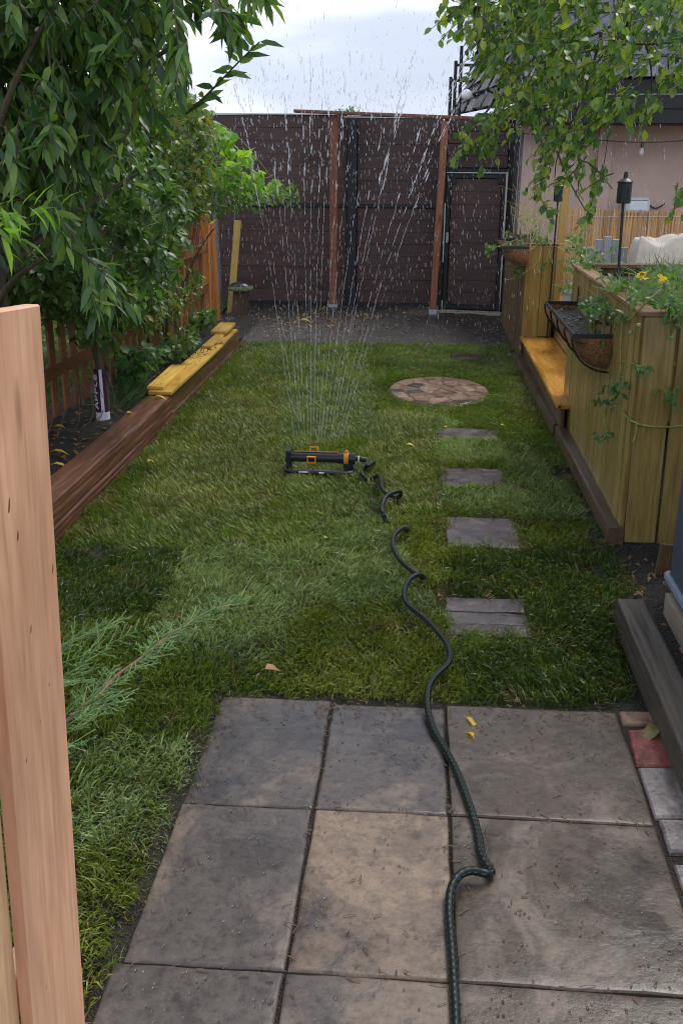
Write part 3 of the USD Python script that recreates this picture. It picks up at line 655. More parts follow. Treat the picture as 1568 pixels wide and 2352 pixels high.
# door
door = thing("garden_door", "narrow brown plank door in a black frame beside the pink house", "door", (.61, 12.8, 0))
dA, dB = np.array([.265, 12.86, 0]), np.array([.965, 12.74, 0]); dd = (dB - dA) / np.linalg.norm(dB - dA); dn = np.array([dd[1], -dd[0], 0])
def dpt(s, z, o=0): return dA + dd * s * np.linalg.norm(dB - dA) + np.array([0, 0, z]) + dn * o
put("door_frame", [bar(dpt(.03, .05), dpt(.03, 1.67), .045, .05, dd), bar(dpt(.97, .05), dpt(.97, 1.67), .045, .05, dd), bar(dpt(.06, 1.645), dpt(.94, 1.645), .045, .045, (0, 0, 1)), bar(dpt(.06, .075), dpt(.94, .075), .05, .045, (0, 0, 1))], "frame_black", door)
for k in range(10):
    z0 = .105 + k * .151
    put("plank", bar(dpt(.075, z0 + .0755, -.002), dpt(.925, z0 + .0755, -.002), .149, .022, (0, 0, 1), .002), "wall_plank", door)
for sx in (.1, .9):
    for z in (.13, 1.59):
        put("corner_brace", [bar(dpt(sx, z - .035, .024), dpt(sx, z + .035, .024), .07, .006, dd)], "frame_black", door)
put("edge_trim", bar(dpt(-.015, 1.684, .02), dpt(1.015, 1.684, .02), .010, .012, (0, 0, 1)), "pale_trim_gap_light", door)  # pale strip in place of daylight through the gap above the door
put("header", bar(dpt(-.02, 1.712, -.005), dpt(1.02, 1.712, -.005), .04, .05, (0, 0, 1)), "frame_black", door)
put("edge_trim", bar(dpt(1.005, .2, .02), dpt(1.005, 1.68, .02), .008, .012, dd), "pale_trim_gap_light", door)  # gap light along the right edge, put in as a pale strip
put("edge_trim", bar(dpt(-.02, .62, .03), dpt(-.02, 1.33, .03), .013, .012, dd), "pale_trim_gap_light", door)  # pale strip in place of the bright slit left of the door
h = part(door, "door_handle")
put("plate", bar(dpt(.035, .86, .032), dpt(.035, .98, .032), .03, .008, dd), "steel", h)
put("lever", tube([dpt(.035, .95, .036), dpt(.035, .95, .07), dpt(.10, .945, .075), dpt(.17, .942, .07)], .008, 8), "black_metal", h, smooth=True)
put("backing_panel", bar(dpt(.0, .86, -.03), dpt(1.0, .86, -.03), 1.66, .012, (0, 0, 1), .001), "frame_black", door)  # added dark sheet blocking light between the door planks
put("threshold", bar(dpt(-.06, .012, .12), dpt(1.06, .012, .10), .04, .12, (0, 0, 1)), "pale_board", door)

# timber props against the wall, and the plank along their tops
p1 = thing("timber_post", "reddish timber post in a metal shoe left of the black wall upright", "post", (-1.15, 13.02, 0), "reddish posts before the back wall")
put("post", rough_bar((-1.148, 13.03, .05), (-1.142, 13.03, 2.335), .098, .098, (1, 0, 0), .003, 30, 5, 2), "red_post", p1, smooth=50)
put("post_shoe", [bar((-1.205, 13.02, .0), (-1.205, 13.02, .11), .008, .10, (1, 0, 0), .001), bar((-1.093, 13.02, .0), (-1.093, 13.02, .11), .008, .10, (1, 0, 0), .001), bar((-1.15, 12.974, .0), (-1.15, 12.974, .06), .12, .006, (1, 0, 0), .001), box((-1.15, 13.02, .03), (.10, .09, .05), .002)], "steel", p1)
p2 = thing("timber_post", "reddish timber post leaning beside the black framed door", "post", (.14, 12.62, 0), "reddish posts before the back wall")
put("post", rough_bar((.138, 12.62, .06), (.207, 12.62, 2.262), .082, .082, (1, 0, 0), .003, 30, 5, 4), "red_post", p2, smooth=50)
put("post_shoe", [bar((.092, 12.61, -.02), (.092, 12.61, .10), .008, .09, (1, 0, 0), .001), bar((.186, 12.61, -.02), (.186, 12.61, .10), .008, .09, (1, 0, 0), .001), bar((.139, 12.566, -.02), (.139, 12.566, .07), .10, .006, (1, 0, 0), .001), box((.139, 12.61, .02), (.085, .08, .05), .002)], "steel", p2)
tb = thing("top_beam", "long reddish beam laid across the tops of the two posts", "beam", (-.5, 12.8, 2.3))
put("beam", rough_bar(atY(677, 254, 13.04), atY(1092, 271, 12.60), .040, .10, (0, 0, 1), .003, 40, 4, 6), "red_beam", tb, smooth=50)
put("beam_strip", bar(atY(790, 268, 13.13), atY(985, 270, 12.78), .010, .02, (0, 0, 1)), "pale_trim_gap_light", tb, label="pale strip in place of the sky seen under the beam")  # pale strip painted where sky shows between beam and wall

# leaning yellow board, log stump with mossy cap, steel post
lb = thing("leaning_board", "yellow sawn board leaning upright behind the log stump", "board", (-2.36, 12.5, 0))
put("board", bar((-2.395, 12.44, -.02), (-2.295, 12.62, 1.115), .085, .022, (1, 0, 0)), "yellow_upright", lb)
st = thing("log_stump", "reddish bark log stump standing on the bare soil", "log", (-2.25, 12.3, 0))
ph = np.linspace(0, 6.283, 28, endpoint=False)
def log_mesh(c0, c1, r, seed, n=10, k=28):
    V = []
    for i in range(n):
        t = i / (n - 1); c = np.array(c0) * (1 - t) + np.array(c1) * t
        rr = r * (1 + .10 * fb(np.cos(ph) * 3, np.sin(ph) * 3, t * .6, 2, 3, seed) * 2 + .06 * fb(np.cos(ph) * 9, np.sin(ph) * 9, t * .8, 2, 2, seed + 1) * 2)
        V.append(np.stack([c[0] + rr * np.cos(ph), c[1] + rr * np.sin(ph), np.full(k, c[2])], 1))
    V = np.vstack(V + [[c0], [c1]]); j = np.arange(k); jn = (j + 1) % k; F = []
    for i in range(n - 1): F += [np.stack([i * k + j, i * k + jn, (i + 1) * k + jn], 1), np.stack([i * k + j, (i + 1) * k + jn, (i + 1) * k + j], 1)]
    F += [np.stack([jn, j, np.full(k, n * k)], 1), np.stack([(n - 1) * k + j, (n - 1) * k + jn, np.full(k, n * k + 1)], 1)]
    return V, np.vstack(F)
put("log", log_mesh((-2.255, 12.3, -.02), (-2.215, 12.3, .32), .098, 5), "bark", st, smooth=40)
cap = thing("stump_cap", "dark slab with mossy light green rim lying on the log stump", "stone", (-2.22, 12.3, .32))
put("slab", (lambda m: (m[0] * [1, 1, 1] , m[1]))(lathe((-2.225, 12.3, .318), [(.001, 0), (.11, 0), (.148, .02), (.14, .05), (.085, .085), (.001, .095)], 18)), "black_plastic", cap, smooth=True)
mv, mf = lathe((-2.225, 12.295, .312), [(.11, -.012), (.150, -.004), (.160, .022), (.146, .048)], 18)
put("moss_rim", (mv, mf), "moss", cap, smooth=True)
sp_ = thing("steel_post", "grey steel post rising from behind the picket fence end", "post", (-2.53, 12.5, 0))
put("post", tube([(-2.53, 12.5, 0), (-2.56, 12.5, 1.62)], .035, 12), "grey_post", sp_, smooth=40)
put("guy_wire", tube([(-2.3, 12.6, 1.5), (-2.43, 12.55, .05)], .004, 5), "steel", sp_)

# ================================================================== picket fence on the left
pf = thing("picket_fence", "orange brown picket fence behind the bed and its bushes", "fence", (-2.44, 7.8, .1))
yy = 3.4; k = 0
while yy < 11.15:
    top = 1.16 + .03 * math.sin(k * 2.1)
    put("picket", bar((-2.45, yy, .08), (-2.45 + .01 * math.sin(k), yy + .012 * math.sin(k * 1.7), top), .098, .02, (0, 1, 0)), "picket", pf)
    yy += .215; k += 1
put("rail", bar((-2.42, 3.3, .515), (-2.42, 8.4, .475), .09, .034, (0, 0, 1)), "picket_rail", pf)
put("rail", bar((-2.42, 8.4, .474), (-2.42, 11.25, .465), .09, .034, (0, 0, 1)), "picket_rail", pf)
put("rail", bar((-2.42, 3.3, .95), (-2.42, 8.4, .92), .09, .034, (0, 0, 1)), "picket_rail", pf)
put("rail", bar((-2.42, 8.4, .919), (-2.42, 11.28, .90), .09, .034, (0, 0, 1)), "picket_rail", pf)
put("fence_post", bar((-2.45, 11.33, .0), (-2.42, 11.27, 1.25), .09, .09, (0, 1, 0)), "orange_post", pf)
put("fence_post", bar((-2.41, 11.70, .0), (-2.43, 11.64, 1.145), .20, .05, (0, 1, 0)), "orange_post", pf, label="wide orange end board")
put("fence_post", bar((-2.48, 8.4, .0), (-2.48, 8.4, 1.2), .09, .05, (0, 1, 0)), "picket", pf)
put("fence_post", bar((-2.48, 5.6, .0), (-2.48, 5.6, 1.2), .09, .05, (0, 1, 0)), "picket", pf)
for a, b in (((10.72, .93), (10.98, 1.30)), ((10.83, .93), (11.06, 1.26)), ((11.08, .94), (10.86, 1.27)), ((10.6, .93), (10.86, 1.28))):
    put("lattice_slat", bar((-2.40, a[0], a[1]), (-2.40, b[0], b[1]), .03, .008, (0, 1, 0)), "picket", pf)

# ================================================================== sleepers edging the bed
def sleeper(name, p, q, w, t, mt, label, seed, amp=.008, cat="sleeper"):
    tt = thing(name, label, cat, ((p[0] + q[0]) / 2, (p[1] + q[1]) / 2, min(p[2], q[2]) - t / 2))
    put("timber", rough_bar(p, q, w, t, (1, 0, 0), amp, 70, 7, seed), mt, tt, smooth=40)
sleeper("sleeper", (-1.888, 2.6, .145), (-1.918, 7.10, .112), .175, .128, "old_sleeper", "weathered red brown upper sleeper in front of the yellow planks", 11, .014)
sleeper("sleeper", (-1.872, 2.5, .018), (-1.908, 7.12, .0), .165, .118, "old_sleeper", "weathered red brown lower sleeper lying on the lawn's edge", 13, .014)
sleeper("sleeper", (-1.935, 7.13, .095), (-1.965, 10.22, .075), .165, .16, "new_sleeper", "olive brown far sleeper under the yellow planks", 17, .006)
sleeper("sleeper", (-1.905, 7.15, -.012), (-1.925, 10.5, -.02), .13, .07, "old_sleeper", "low brown timber at the foot of the far sleeper", 19, .008, "timber")
def lath(p, q, w, t, label, group=None):
    tt = thing("yellow_plank", label, "plank", ((p[0] + q[0]) / 2, (p[1] + q[1]) / 2, min(p[2], q[2]) - t / 2))
    put("plank", bar(p, q, w, t, (1, 0, 0), .003), "yellow_plank", tt)
lath((-1.905, 7.06, .193), (-1.935, 9.2, .172), .175, .026, "longest yellow plank lying flat along the far sleeper")
lath((-1.955, 7.12, .219), (-1.985, 8.0, .211), .125, .024, "short yellow plank stacked on the near end of the longest")
lath((-1.925, 9.23, .176), (-1.955, 10.12, .168), .15, .028, "yellow plank end to end with the longest, under the scraps")
lath((-1.955, 8.95, .203), (-1.965, 9.8, .196), .085, .022, "narrow yellow strip lying on the planks near the far end")
lath((-1.975, 9.62, .222), (-1.985, 10.16, .226), .16, .030, "topmost yellow offcut at the far end of the sleeper")

# ================================================================== the gate in front, left
gate = thing("cedar_gate", "fresh pink cedar gate of upright boards close on the left", "gate", (-.66, 1.3, 0))
def gate_board(y0, y1, x_top, x_bot, ztop0, ztop1, th, mt, label=None, seed=0):
    """Upright board in the gate's plane, its top cut on a slant."""
    b = .003
    v = []
    for z, (xa) in ((.03, x_bot), (None, x_top)):
        for (y, zt) in ((y0, ztop0), (y1, ztop1)):
            zz = zt if z is None else z
            v += [(xa, y, zz), (xa - th, y, zz)]
    v = np.array(v)  # 0:y0 face,1:y0 back,2:y1 face,3:y1 back, 4..7 top
    m = trimesh.convex.convex_hull(np.vstack([v + d for d in ((0, b, 0), (0, -b, 0))]) if False else v)
    vv = []
    cen = v.mean(0)
    for p in v:   # chamfer every corner
        s = np.sign(cen - p)
        vv += [p + s * [b, 0, b], p + s * [0, b, b], p + s * [b, b, 0]]
    m = trimesh.convex.convex_hull(np.array(vv))
    return put("board", (m.vertices, m.faces), mt, gate, label=label)
gate_board(1.315, 1.562, -.607, -.665, 1.618, 1.600, .020, "cedar")
gate_board(.93, 1.309, -.629, -.687, 1.64, 1.618, .020, "cedar_sapwood", "board with pale sapwood edge")
gate_board(.60, .926, -.607, -.665, 1.66, 1.64, .020, "cedar")
def gate_x(z, off=.0): return -.665 + (z - .03) / 1.57 * .058 + off
plain("knot", (.20, .075, .03), .6, 0, .3, 200, .3)
for (u, v), hh in zip([(120, 1305), (70, 1445), (128, 1710), (92, 1655), (158, 2030), (40, 1230), (150, 1985), (60, 1745), (140, 1820), (108, 2225), (20, 1160), (112, 1570)], [.012, .010, .014, .006, .012, .010, .006, .008, .005, .05, .014, .008]):
    p = atX(u, v, -.62); p = atX(u, v, gate_x(p[2]))
    kv, kf = lathe((0, 0, 0), [(.001, -.001), (1, -.001), (.8, .0012), (.001, .0015)], 10)
    kv = np.c_[kv[:, 2], kv[:, 0] * .0028, kv[:, 1] * hh]; kv = kv @ rotx(-.3).T + [gate_x(p[2]), p[1], p[2]]
    put("knot", (kv, kf[:, ::-1]), "knot", gate)
put("rail", bar((-.70, .62, 1.2), (-.70, 1.50, 1.2), .09, .035, (0, 0, 1)), "cedar_sapwood", gate)
put("rail", bar((-.725, .62, .35), (-.725, 1.50, .35), .09, .035, (0, 0, 1)), "cedar_sapwood", gate)

# ================================================================== the pink house on the right
house = thing("house", "pink stucco outbuilding with dark slate roof behind the deck", "house", (2.6, 13, 0))
HY = 12.3
put("wall", [box((3.55, HY + 1.5, 1.2), (4.98, 3.0, 2.56), .01)], "stucco", house)
put("pilaster", box((2.03, HY - .03, 1.2), (.16, .06, 2.5), .006), "stucco", house)
put("corner_post", tube([atY(*c2(790, 1000), 12.1) * [1, 1, 0], atY(*c2(826, 585), 12.1)], .028, 8), "frame_black", house)
put("corner_trim", tube([atY(*c2(805, 1000), 12.15) * [1, 1, 0] + [.02, 0, 0], atY(*c2(838, 585), 12.15) + [.02, 0, 0]], .018, 8), "grey_post", house)
zs0, zs1 = 2.20, 2.66
put("soffit", box((3.6, HY - .32, zs0 + .03), (5.2, .62, .05), .004), "dark_fascia", house)
for k in range(3):
    put("fascia_board", bar((.98, HY - .64 - .01 * k, zs0 + .08 + k * .145), (6.2, HY - .64 - .01 * k, zs0 + .08 + k * .145), .142, .025, (0, 0, 1)), "dark_fascia", house)
ROOF0, ROOF1 = np.array([0, HY - .70, zs1]), np.array([0, HY + .75, 5.2])
rv = ROOF1 - ROOF0; rl = np.linalg.norm(rv); rd = rv / rl; rn = np.array([0, -rd[2], rd[1]])
put("roof_deck", [(np.array([[.98, *ROOF0[1:]], [6.2, *ROOF0[1:]], [6.2, *ROOF1[1:]], [1.75, *ROOF1[1:]]]) + rn * .001 + [0, .03, -.03], np.array([[0, 1, 2], [0, 2, 3]]))], "dark_fascia", house)
srow, sw = .25, .30
for r in range(10):
    a = r * srow; 
    x0 = 1.0 + .75 * a / rl + (r % 2) * sw / 2
    for c in range(9):
        xx = x0 + c * sw
        ctr = ROOF0 + rd * (a + .15) + rn * (.012 + .003 * ((r * 5 + c * 3) % 4)) + [xx + sw / 2, 0, 0]
        R = np.stack([[1, 0, 0], rd, -rn], 1)
        tl = rotx(.05)
        put("slate", box(ctr, (sw - .012, srow + .06, .012), .002, R @ tl), "slate", house)
# the left slope of the roof, seen edge on above the wall
A_, B_ = np.array([.98, HY - .66, 2.42]), atY(*c2(522, 520), 15.5)
C_, D_ = atY(*c2(655, 225), 15.5), np.array([1.75, HY + .75, 5.2])
put("side_roof_deck", (np.array([A_, B_, C_, D_]) + [.03, 0, 0], np.array([[0, 1, 2], [0, 2, 3]])), "dark_fascia", house)
for r in range(9):
    for c in range(7):
        u0_, u1_ = c / 7 + .012, (c + 1) / 7 - .012
        w0, w1 = r / 9, (r + 1.25) / 9
        def q(u, w): return (A_ * (1 - u) + B_ * u) * (1 - w) + (D_ * (1 - u) + C_ * u) * w
        nrm = unit(np.cross(B_ - A_, D_ - A_)); nrm = nrm * np.sign(-nrm[0])
        lift = nrm * (.035 + .012 * ((r * 3 + c * 5) % 4)); sk = .02 * (((r + c) % 3) - 1)
        quad = np.array([q(u0_, w0) + lift, q(u1_, w0) + lift, q(u1_ + sk, w1) + nrm * .012, q(u0_ + sk, w1) + nrm * .012])
        put("shingle", (np.vstack([quad, quad - nrm * .01]), np.array([[0, 1, 2], [0, 2, 3], [4, 6, 5], [4, 7, 6], [0, 4, 5], [0, 5, 1], [1, 5, 6], [1, 6, 2], [2, 6, 7], [2, 7, 3], [3, 7, 4], [3, 4, 0]])), "shingle", house)
lp = thing("roof_lamp", "white dome lamp on the shingled slope above the wall", "lamp", atY(*c2(593, 425), 12.45))
lc = atY(*c2(593, 425), 12.45)
hv = trimesh.creation.icosphere(2, .062); hv.apply_scale([1, 1, .95]); hv.apply_translation(lc)
put("globe", hv, "lamp_glass", lp, smooth=True)
put("bracket", tube([lc + [.03, .0, 0], lc + [.22, .1, .06], lc + [.40, .2, .0]], .014, 6), "black_metal", lp)
rl_ = thing("metal_railing", "thin dark metal railing standing behind the wall by the roof", "railing", (.35, 14, 0))
for (x, ya) in ((522, 345), (545, 272), (571, 205)):
    t = atY(*c2(x, ya), 14); put("upright", tube([t * [1, 1, 0], t], .022, 8), "frame_black", rl_)
put("cross_bar", tube([atY(*c2(545, 291), 14), atY(*c2(640, 291), 14)], .018, 8), "frame_black", rl_)
put("cross_bar", tube([atY(*c2(522, 360), 14), atY(*c2(612, 362), 14)], .018, 8), "frame_black", rl_)
sl = thing("string_light", "clear bulb hanging from a thin wire along the pink house", "light", atY(*c2(1385, 660), 12.0))
wp = smooth_path([atY(*c2(835, 600), 12.1), atY(*c2(1100, 622), 12.1), atY(*c2(1380, 640), 12.0), atY(*c2(1600, 628), 12.0)], .1)
put("wire", tube(wp, .005, 5), "wire_black", sl)
put("wire", tube(smooth_path([atY(*c2(1232, 560), 12.15), atY(*c2(1226, 640), 12.15), atY(*c2(1208, 760), 12.15)], .05), .005, 5), "wire_black", sl)
bc = atY(*c2(1385, 642), 12.0)
pl_ = part(sl, "lamp")
put("socket", lathe(bc + [0, 0, -.05], [(.001, .05), (.016, .05), (.018, .02), (.015, 0), (.001, 0)], 10), "frame_black", pl_)
put("bulb", lathe(bc + [0, 0, -.13], [(.001, 0), (.018, .006), (.027, .03), (.024, .055), (.013, .08), (.001, .08)], 12), "lamp_glass", pl_, smooth=True)
bx = thing("wall_box", "white plastic box fixed to the house wall above the reed screen", "box", (2.36, HY - .12, 1.3))
put("body", box(atY(*c5(1245, 262), HY - .13), (.26, .2, .17), .03), "white_plastic", bx)
put("lid", box(atY(*c5(1245, 228), HY - .14), (.235, .18, .025), .01), "white_plastic", bx)
put("conduit", tube(smooth_path([atY(*c5(1320, 240), HY - .05), atY(*c5(1370, 285), HY - .03), atY(*c5(1440, 250), HY - .03)], .03), .008, 6), "wire_black", bx)

# ------------------------------------------------------------------ reed screen, yellow post
scr = thing("reed_screen", "golden reed screen fencing the deck before the pink wall", "screen", (2.3, 11, .45))
RV = []
rr = np.random.default_rng(5)
for i in range(330):
    x = 1.44 + i * .0062; top = 1.352 + rr.normal(0, .012) - .02 * (x - 1.45)
    RV.append(tube([(x + rr.normal(0, .002), 11 + rr.normal(0, .006), .45), (x + rr.normal(0, .006), 11 + rr.normal(0, .006), .9), (x + rr.normal(0, .008), 11 + rr.normal(0, .008), top)], rr.uniform(.0028, .0045), 5))
put("reeds", RV, "reed", scr, kind="stuff")
for z in (.62, .95, 1.28):
    put("binding_wire", tube([(1.43, 10.985, z), (3.5, 10.985, z)], .0025, 4), "steel", scr)
yp = thing("yellow_post", "bright yellow square post between the far planter and the reed screen", "post", (1.33, 10.2, .25))
put("post", bar((1.325, 10.2, .25), (1.345, 10.2, 1.598), .072, .072, (1, 0, 0), .004), "yellow_upright", yp)

# ------------------------------------------------------------------ deck and step
deck = thing("deck", "raised timber deck behind the planters with an orange step", "deck", (1.9, 9, 0))
for k in range(27):
    y = 7.12 + k * .145
    put("deck_board", bar((1.235, y, .487), (3.6, y, .487), .138, .026, (0, 1, 0), .003), "deck_board", deck)
put("riser", bar((1.268, 7.1, .36), (1.262, 10.9, .36), .222, .024, (0, 0, 1)), "planter_trim", deck)
put("deck_frame", box((2.45, 9.0, .23), (2.3, 3.8, .44), .01), "dark_board", deck)
put("tread", bar((1.098, 6.72, .236), (1.098, 9.52, .236), .305, .028, (1, 0, 0), .004), "orange_tread", deck, label="wide orange step board")
put("tread_nosing", bar((.952, 6.72, .243), (.952, 9.54, .243), .03, .03, (1, 0, 0), .004), "orange_tread", deck)
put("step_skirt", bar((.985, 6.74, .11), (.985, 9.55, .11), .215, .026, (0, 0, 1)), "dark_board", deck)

# ------------------------------------------------------------------ planters
def upright_boards(parent, p, q, z0, z1, w, mt, n_out, rr_, gap=.003, th=.022):
    p, q = np.asarray(p, float), np.asarray(q, float); L = np.linalg.norm(q - p); d = (q - p) / L; s = 0
    while s < L - .01:
        ww = min(w * rr_.uniform(.92, 1.08), L - s)
        if L - s - ww < .03: ww = L - s
        c = p + d * (s + ww / 2) + n_out * (rr_.uniform(-.0025, .0025))
        put("board", bar((*c, z0 + rr_.uniform(-.008, .004)), (*c, z1), ww - gap, th, (*d, 0), .0035), mt, parent)
        s += ww
pr = np.random.default_rng(21)
big = thing("front_planter", "large greenish timber planter of upright boards in the right foreground", "planter", (1.6, 5.9, 0))
upright_boards(big, (1.036, 7.07), (1.036, 4.79), .03, 1.135, .135, "planter_board", np.array([-1, 0]), pr)
put("board", bar((1.125, 4.768, .012), (1.112, 4.768, 1.135), .150, .022, (1, 0, 0), .0035), "planter_board", big)
put("board", bar((1.288, 4.772, .01), (1.278, 4.772, 1.135), .150, .022, (1, 0, 0), .0035), "planter_board", big)
for k in range(6):
    put("board", bar((1.445 + k * .155, 4.77, .01), (1.44 + k * .155, 4.77, 1.135), .150, .022, (1, 0, 0), .0035), "planter_board", big)
put("back_boards", box((1.7, 7.08, .6), (1.30, .024, 1.07), .004), "planter_board", big)
put("top_trim", bar((1.058, 4.855, 1.150), (1.058, 7.10, 1.150), .085, .024, (1, 0, 0), .004), "planter_trim", big)
put("top_trim", bar((1.014, 4.805, 1.150), (2.35, 4.805, 1.150), .085, .024, (0, 1, 0), .004), "planter_trim_cross", big)
put("top_trim", bar((1.11, 7.06, 1.150), (2.35, 7.06, 1.150), .09, .03, (0, 1, 0), .004), "planter_trim_cross", big)
put("soil", grid_sheet(1.05, 2.35, 4.8, 7.06, 20, 30, lambda x, y: 1.09 + .03 * fb(x, y, 0, 6)), "bed_soil", big)
sk = thing("skirting_timber", "low brown timber edging the lawn along the foot of the planters", "edging", (1.0, 7, 0))
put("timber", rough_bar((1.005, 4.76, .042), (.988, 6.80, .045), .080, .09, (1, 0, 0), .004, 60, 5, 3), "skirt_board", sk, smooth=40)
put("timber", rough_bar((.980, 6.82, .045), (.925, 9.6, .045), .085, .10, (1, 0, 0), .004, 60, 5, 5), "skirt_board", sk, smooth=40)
far = thing("far_planter", "tall yellow timber planter with dark side beside the door", "planter", (1.1, 10.5, 0))
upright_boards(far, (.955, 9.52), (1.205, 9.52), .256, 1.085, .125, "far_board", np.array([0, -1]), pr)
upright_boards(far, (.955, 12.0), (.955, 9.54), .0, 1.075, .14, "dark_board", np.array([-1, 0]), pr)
put("side_boards", box((1.215, 10.7, .6), (.022, 2.3, .95), .004), "planter_board", far)
put("corner_trim", bar((.965, 9.505, .256), (.965, 9.505, 1.08), .045, .02, (1, 0, 0)), "far_board", far)
put("top_trim", bar((.93, 9.55, 1.097), (1.24, 9.55, 1.097), .07, .02, (0, 1, 0)), "planter_trim_cross", far)
put("soil", box((1.085, 10.6, 1.03), (.24, 2.0, .04), .004), "bed_soil", far)

# ------------------------------------------------------------------ hanging troughs with coco liners
def trough(name, x0, x1, y0, y1, zr, depth, label):
    t = thing(name, label, "hanging basket", ((x0 + x1) / 2, (y0 + y1) / 2, zr - depth), "coco lined troughs")
    n, m = 14, 30; V = []
    a = np.linspace(0, np.pi / 2, n)
    for i in range(m):
        s = i / (m - 1); e = min(1, math.sin(np.pi * min(1, max(0, s * 1.0))) * 2.6 + .55)
        y = y0 + (y1 - y0) * s
        bul = .012 * fb(np.cos(a) * 5, np.full(n, y * 9), 0, 1, 3, 4) * 2
        V.append(np.stack([x1 - (x1 - x0) * (np.cos(a) * min(1, e) + bul * 3), np.full(n, y) , zr - depth * np.sin(a) * min(1, e) + bul], 1))
    V = np.vstack(V); F = []
    for i in range(m - 1):
        j = np.arange(n - 1) + i * n; F += [np.stack([j, j + 1, j + n + 1], 1), np.stack([j, j + n + 1, j + n], 1)]
    b = len(V); V = np.vstack([V, [[x1, y0, zr]], [[x1, y1, zr]]])
    j = np.arange(n - 1); F += [np.stack([j, np.full(n - 1, b), j + 1], 1), np.stack([j + (m - 1) * n, j + 1 + (m - 1) * n, np.full(n - 1, b + 1)], 1)]
    put("liner", (V, np.vstack(F)), "coco", t, smooth=60)
    put("soil", grid_sheet(x0 + .01, x1, y0 + .01, y1 - .01, 8, 24, lambda x, y: zr - .03 + .03 * fb(x, y, 0, 14, 3, 7)), "bed_soil", t)
    fr = part(t, "wire_frame")
    put("rim", [bar((x0, y0, zr + .006), (x0, y1, zr + .006), .024, .006, (0, 0, 1), .001), bar((x0, y0, zr + .006), (x1, y0, zr + .006), .024, .006, (0, 0, 1), .001), bar((x0, y1, zr + .006), (x1, y1, zr + .006), .024, .006, (0, 0, 1), .001)], "black_metal", fr)
    k = 5 if y1 - y0 > .8 else 3
    aa = np.linspace(0, np.pi / 2, 10)
    for i in range(k):
        y = y0 + (y1 - y0) * (i + (.04 if i == 0 else -.04 if i == k - 1 else 0)) / (k - 1)
        pts = np.stack([x1 - (x1 - x0 + .006) * np.cos(aa), np.full(10, y), zr - (depth + .006) * np.sin(aa)], 1)
        put("rib", tube(pts, .006, 6), "black_metal", fr)
    for y in (y0 + .04, y1 - .04):
        put("hook", bar((x1 - .005, y, zr - .02), (x1 - .005, y, zr + .12), .022, .006, (0, 1, 0), .001), "black_metal", fr)
    return t
tr1 = trough("hanging_trough", .815, 1.02, 5.42, 6.75, .93, .185, "black wire trough with coco liner hanging on the front planter")
tr2 = trough("hanging_trough", .70, .94, 9.25, 10.2, 1.085, .15, "coco lined trough hanging on the far planter beside the door")
for p_ in (tr1, tr2): stage.GetPrimAtPath(p_).SetCustomDataByKey("group", "hanging troughs")
pv = []
for i in range(45):
    ic = trimesh.creation.icosphere(0, rng.uniform(.004, .010)); ic.apply_translation([rng.uniform(.84, 1.0), rng.uniform(5.5, 6.6), .912 + rng.uniform(-.004, .01)]); pv.append(ic)
put("gravel", pv, "pebble", tr1, kind="stuff")

# ------------------------------------------------------------------ torches
def torch(x, y, z0, zc, r, hcan, label, lean=0.0):
    t = thing("garden_torch", label, "torch", (x, y, z0))
    top = np.array([x + lean, y, zc])
    put("pole", tube([(x, y, z0), top], r * .21, 8), "black_metal", t)
    cn = part(t, "canister")
    put("body", lathe(top, [(.001, 0), (r * .9, 0), (r, .008), (r, hcan * .93), (r * 1.12, hcan * .95), (r * 1.12, hcan), (.001, hcan)], 20), "black_metal", cn, smooth=35)
    put("lid", lathe(top + [0, 0, hcan], [(r * 1.1, 0), (r * .75, r * .32), (r * .42, r * .45), (.001, r * .45)], 20), "black_metal", cn, smooth=35)
    put("wick_cap", lathe(top + [0, 0, hcan + r * .42], [(r * .36, 0), (r * .26, r * .85), (.001, r * .9)], 12), "black_metal", cn, smooth=35)
    for a in np.linspace(0, 6.28, 5)[:-1] + .4:
        put("rivet", [box(top + [r * 1.01 * math.cos(a), r * 1.01 * math.sin(a), hcan * .5], (.006, .006, hcan * .5), .001)], "frame_black", cn)
torch(1.178, 9.46, .256, 1.478, .041, .135, "farther black garden torch on its pole at the yellow far planter", .008)
torch(1.168, 6.2, 1.10, 1.588, .042, .122, "nearer black garden torch rising from the front planter", -.012)

# ------------------------------------------------------------------ chair, covered seat, pot
ch = thing("garden_chair", "grey slatted garden chair with fanned back on the deck", "chair", (1.63, 9.1, .5))
for k in range(5):
    a = (k - 2) * .075; hx = 1.60 + (k - 2) * .068; topz = 1.20 - .022 * (k - 2) ** 2
    put("back_slat", bar((hx - a * .1, 8.98, .72), (hx + a * .06, 9.14, topz), .066, .016, (1, 0, 0), .008), "grey_slat", ch)
put("back_rail", bar((1.44, 9.10, .95), (1.77, 9.10, .95), .05, .02, (0, 0, 1)), "grey_slat", ch)
for k in range(4): put("seat_slat", bar((1.40, 8.60 + k * .1, .76 - k * .02), (1.80, 8.60 + k * .1, .76 - k * .02), .085, .018, (0, 1, 0)), "grey_slat", ch)
for sx in (1.40, 1.80):
    put("leg", bar((sx, 8.62, .5), (sx, 8.58, .80), .07, .02, (0, 1, 0)), "grey_slat", ch)
    put("leg", bar((sx, 9.15, .5), (sx, 8.95, .72), .07, .02, (0, 1, 0)), "grey_slat", ch)
    put("arm", bar((sx, 8.50, .815), (sx, 9.12, .84), .09, .02, (1, 0, 0)), "grey_slat", ch)
cv = thing("covered_seat", "garden seat under a beige canvas cover at the right edge", "furniture cover", (2.25, 9, .5))
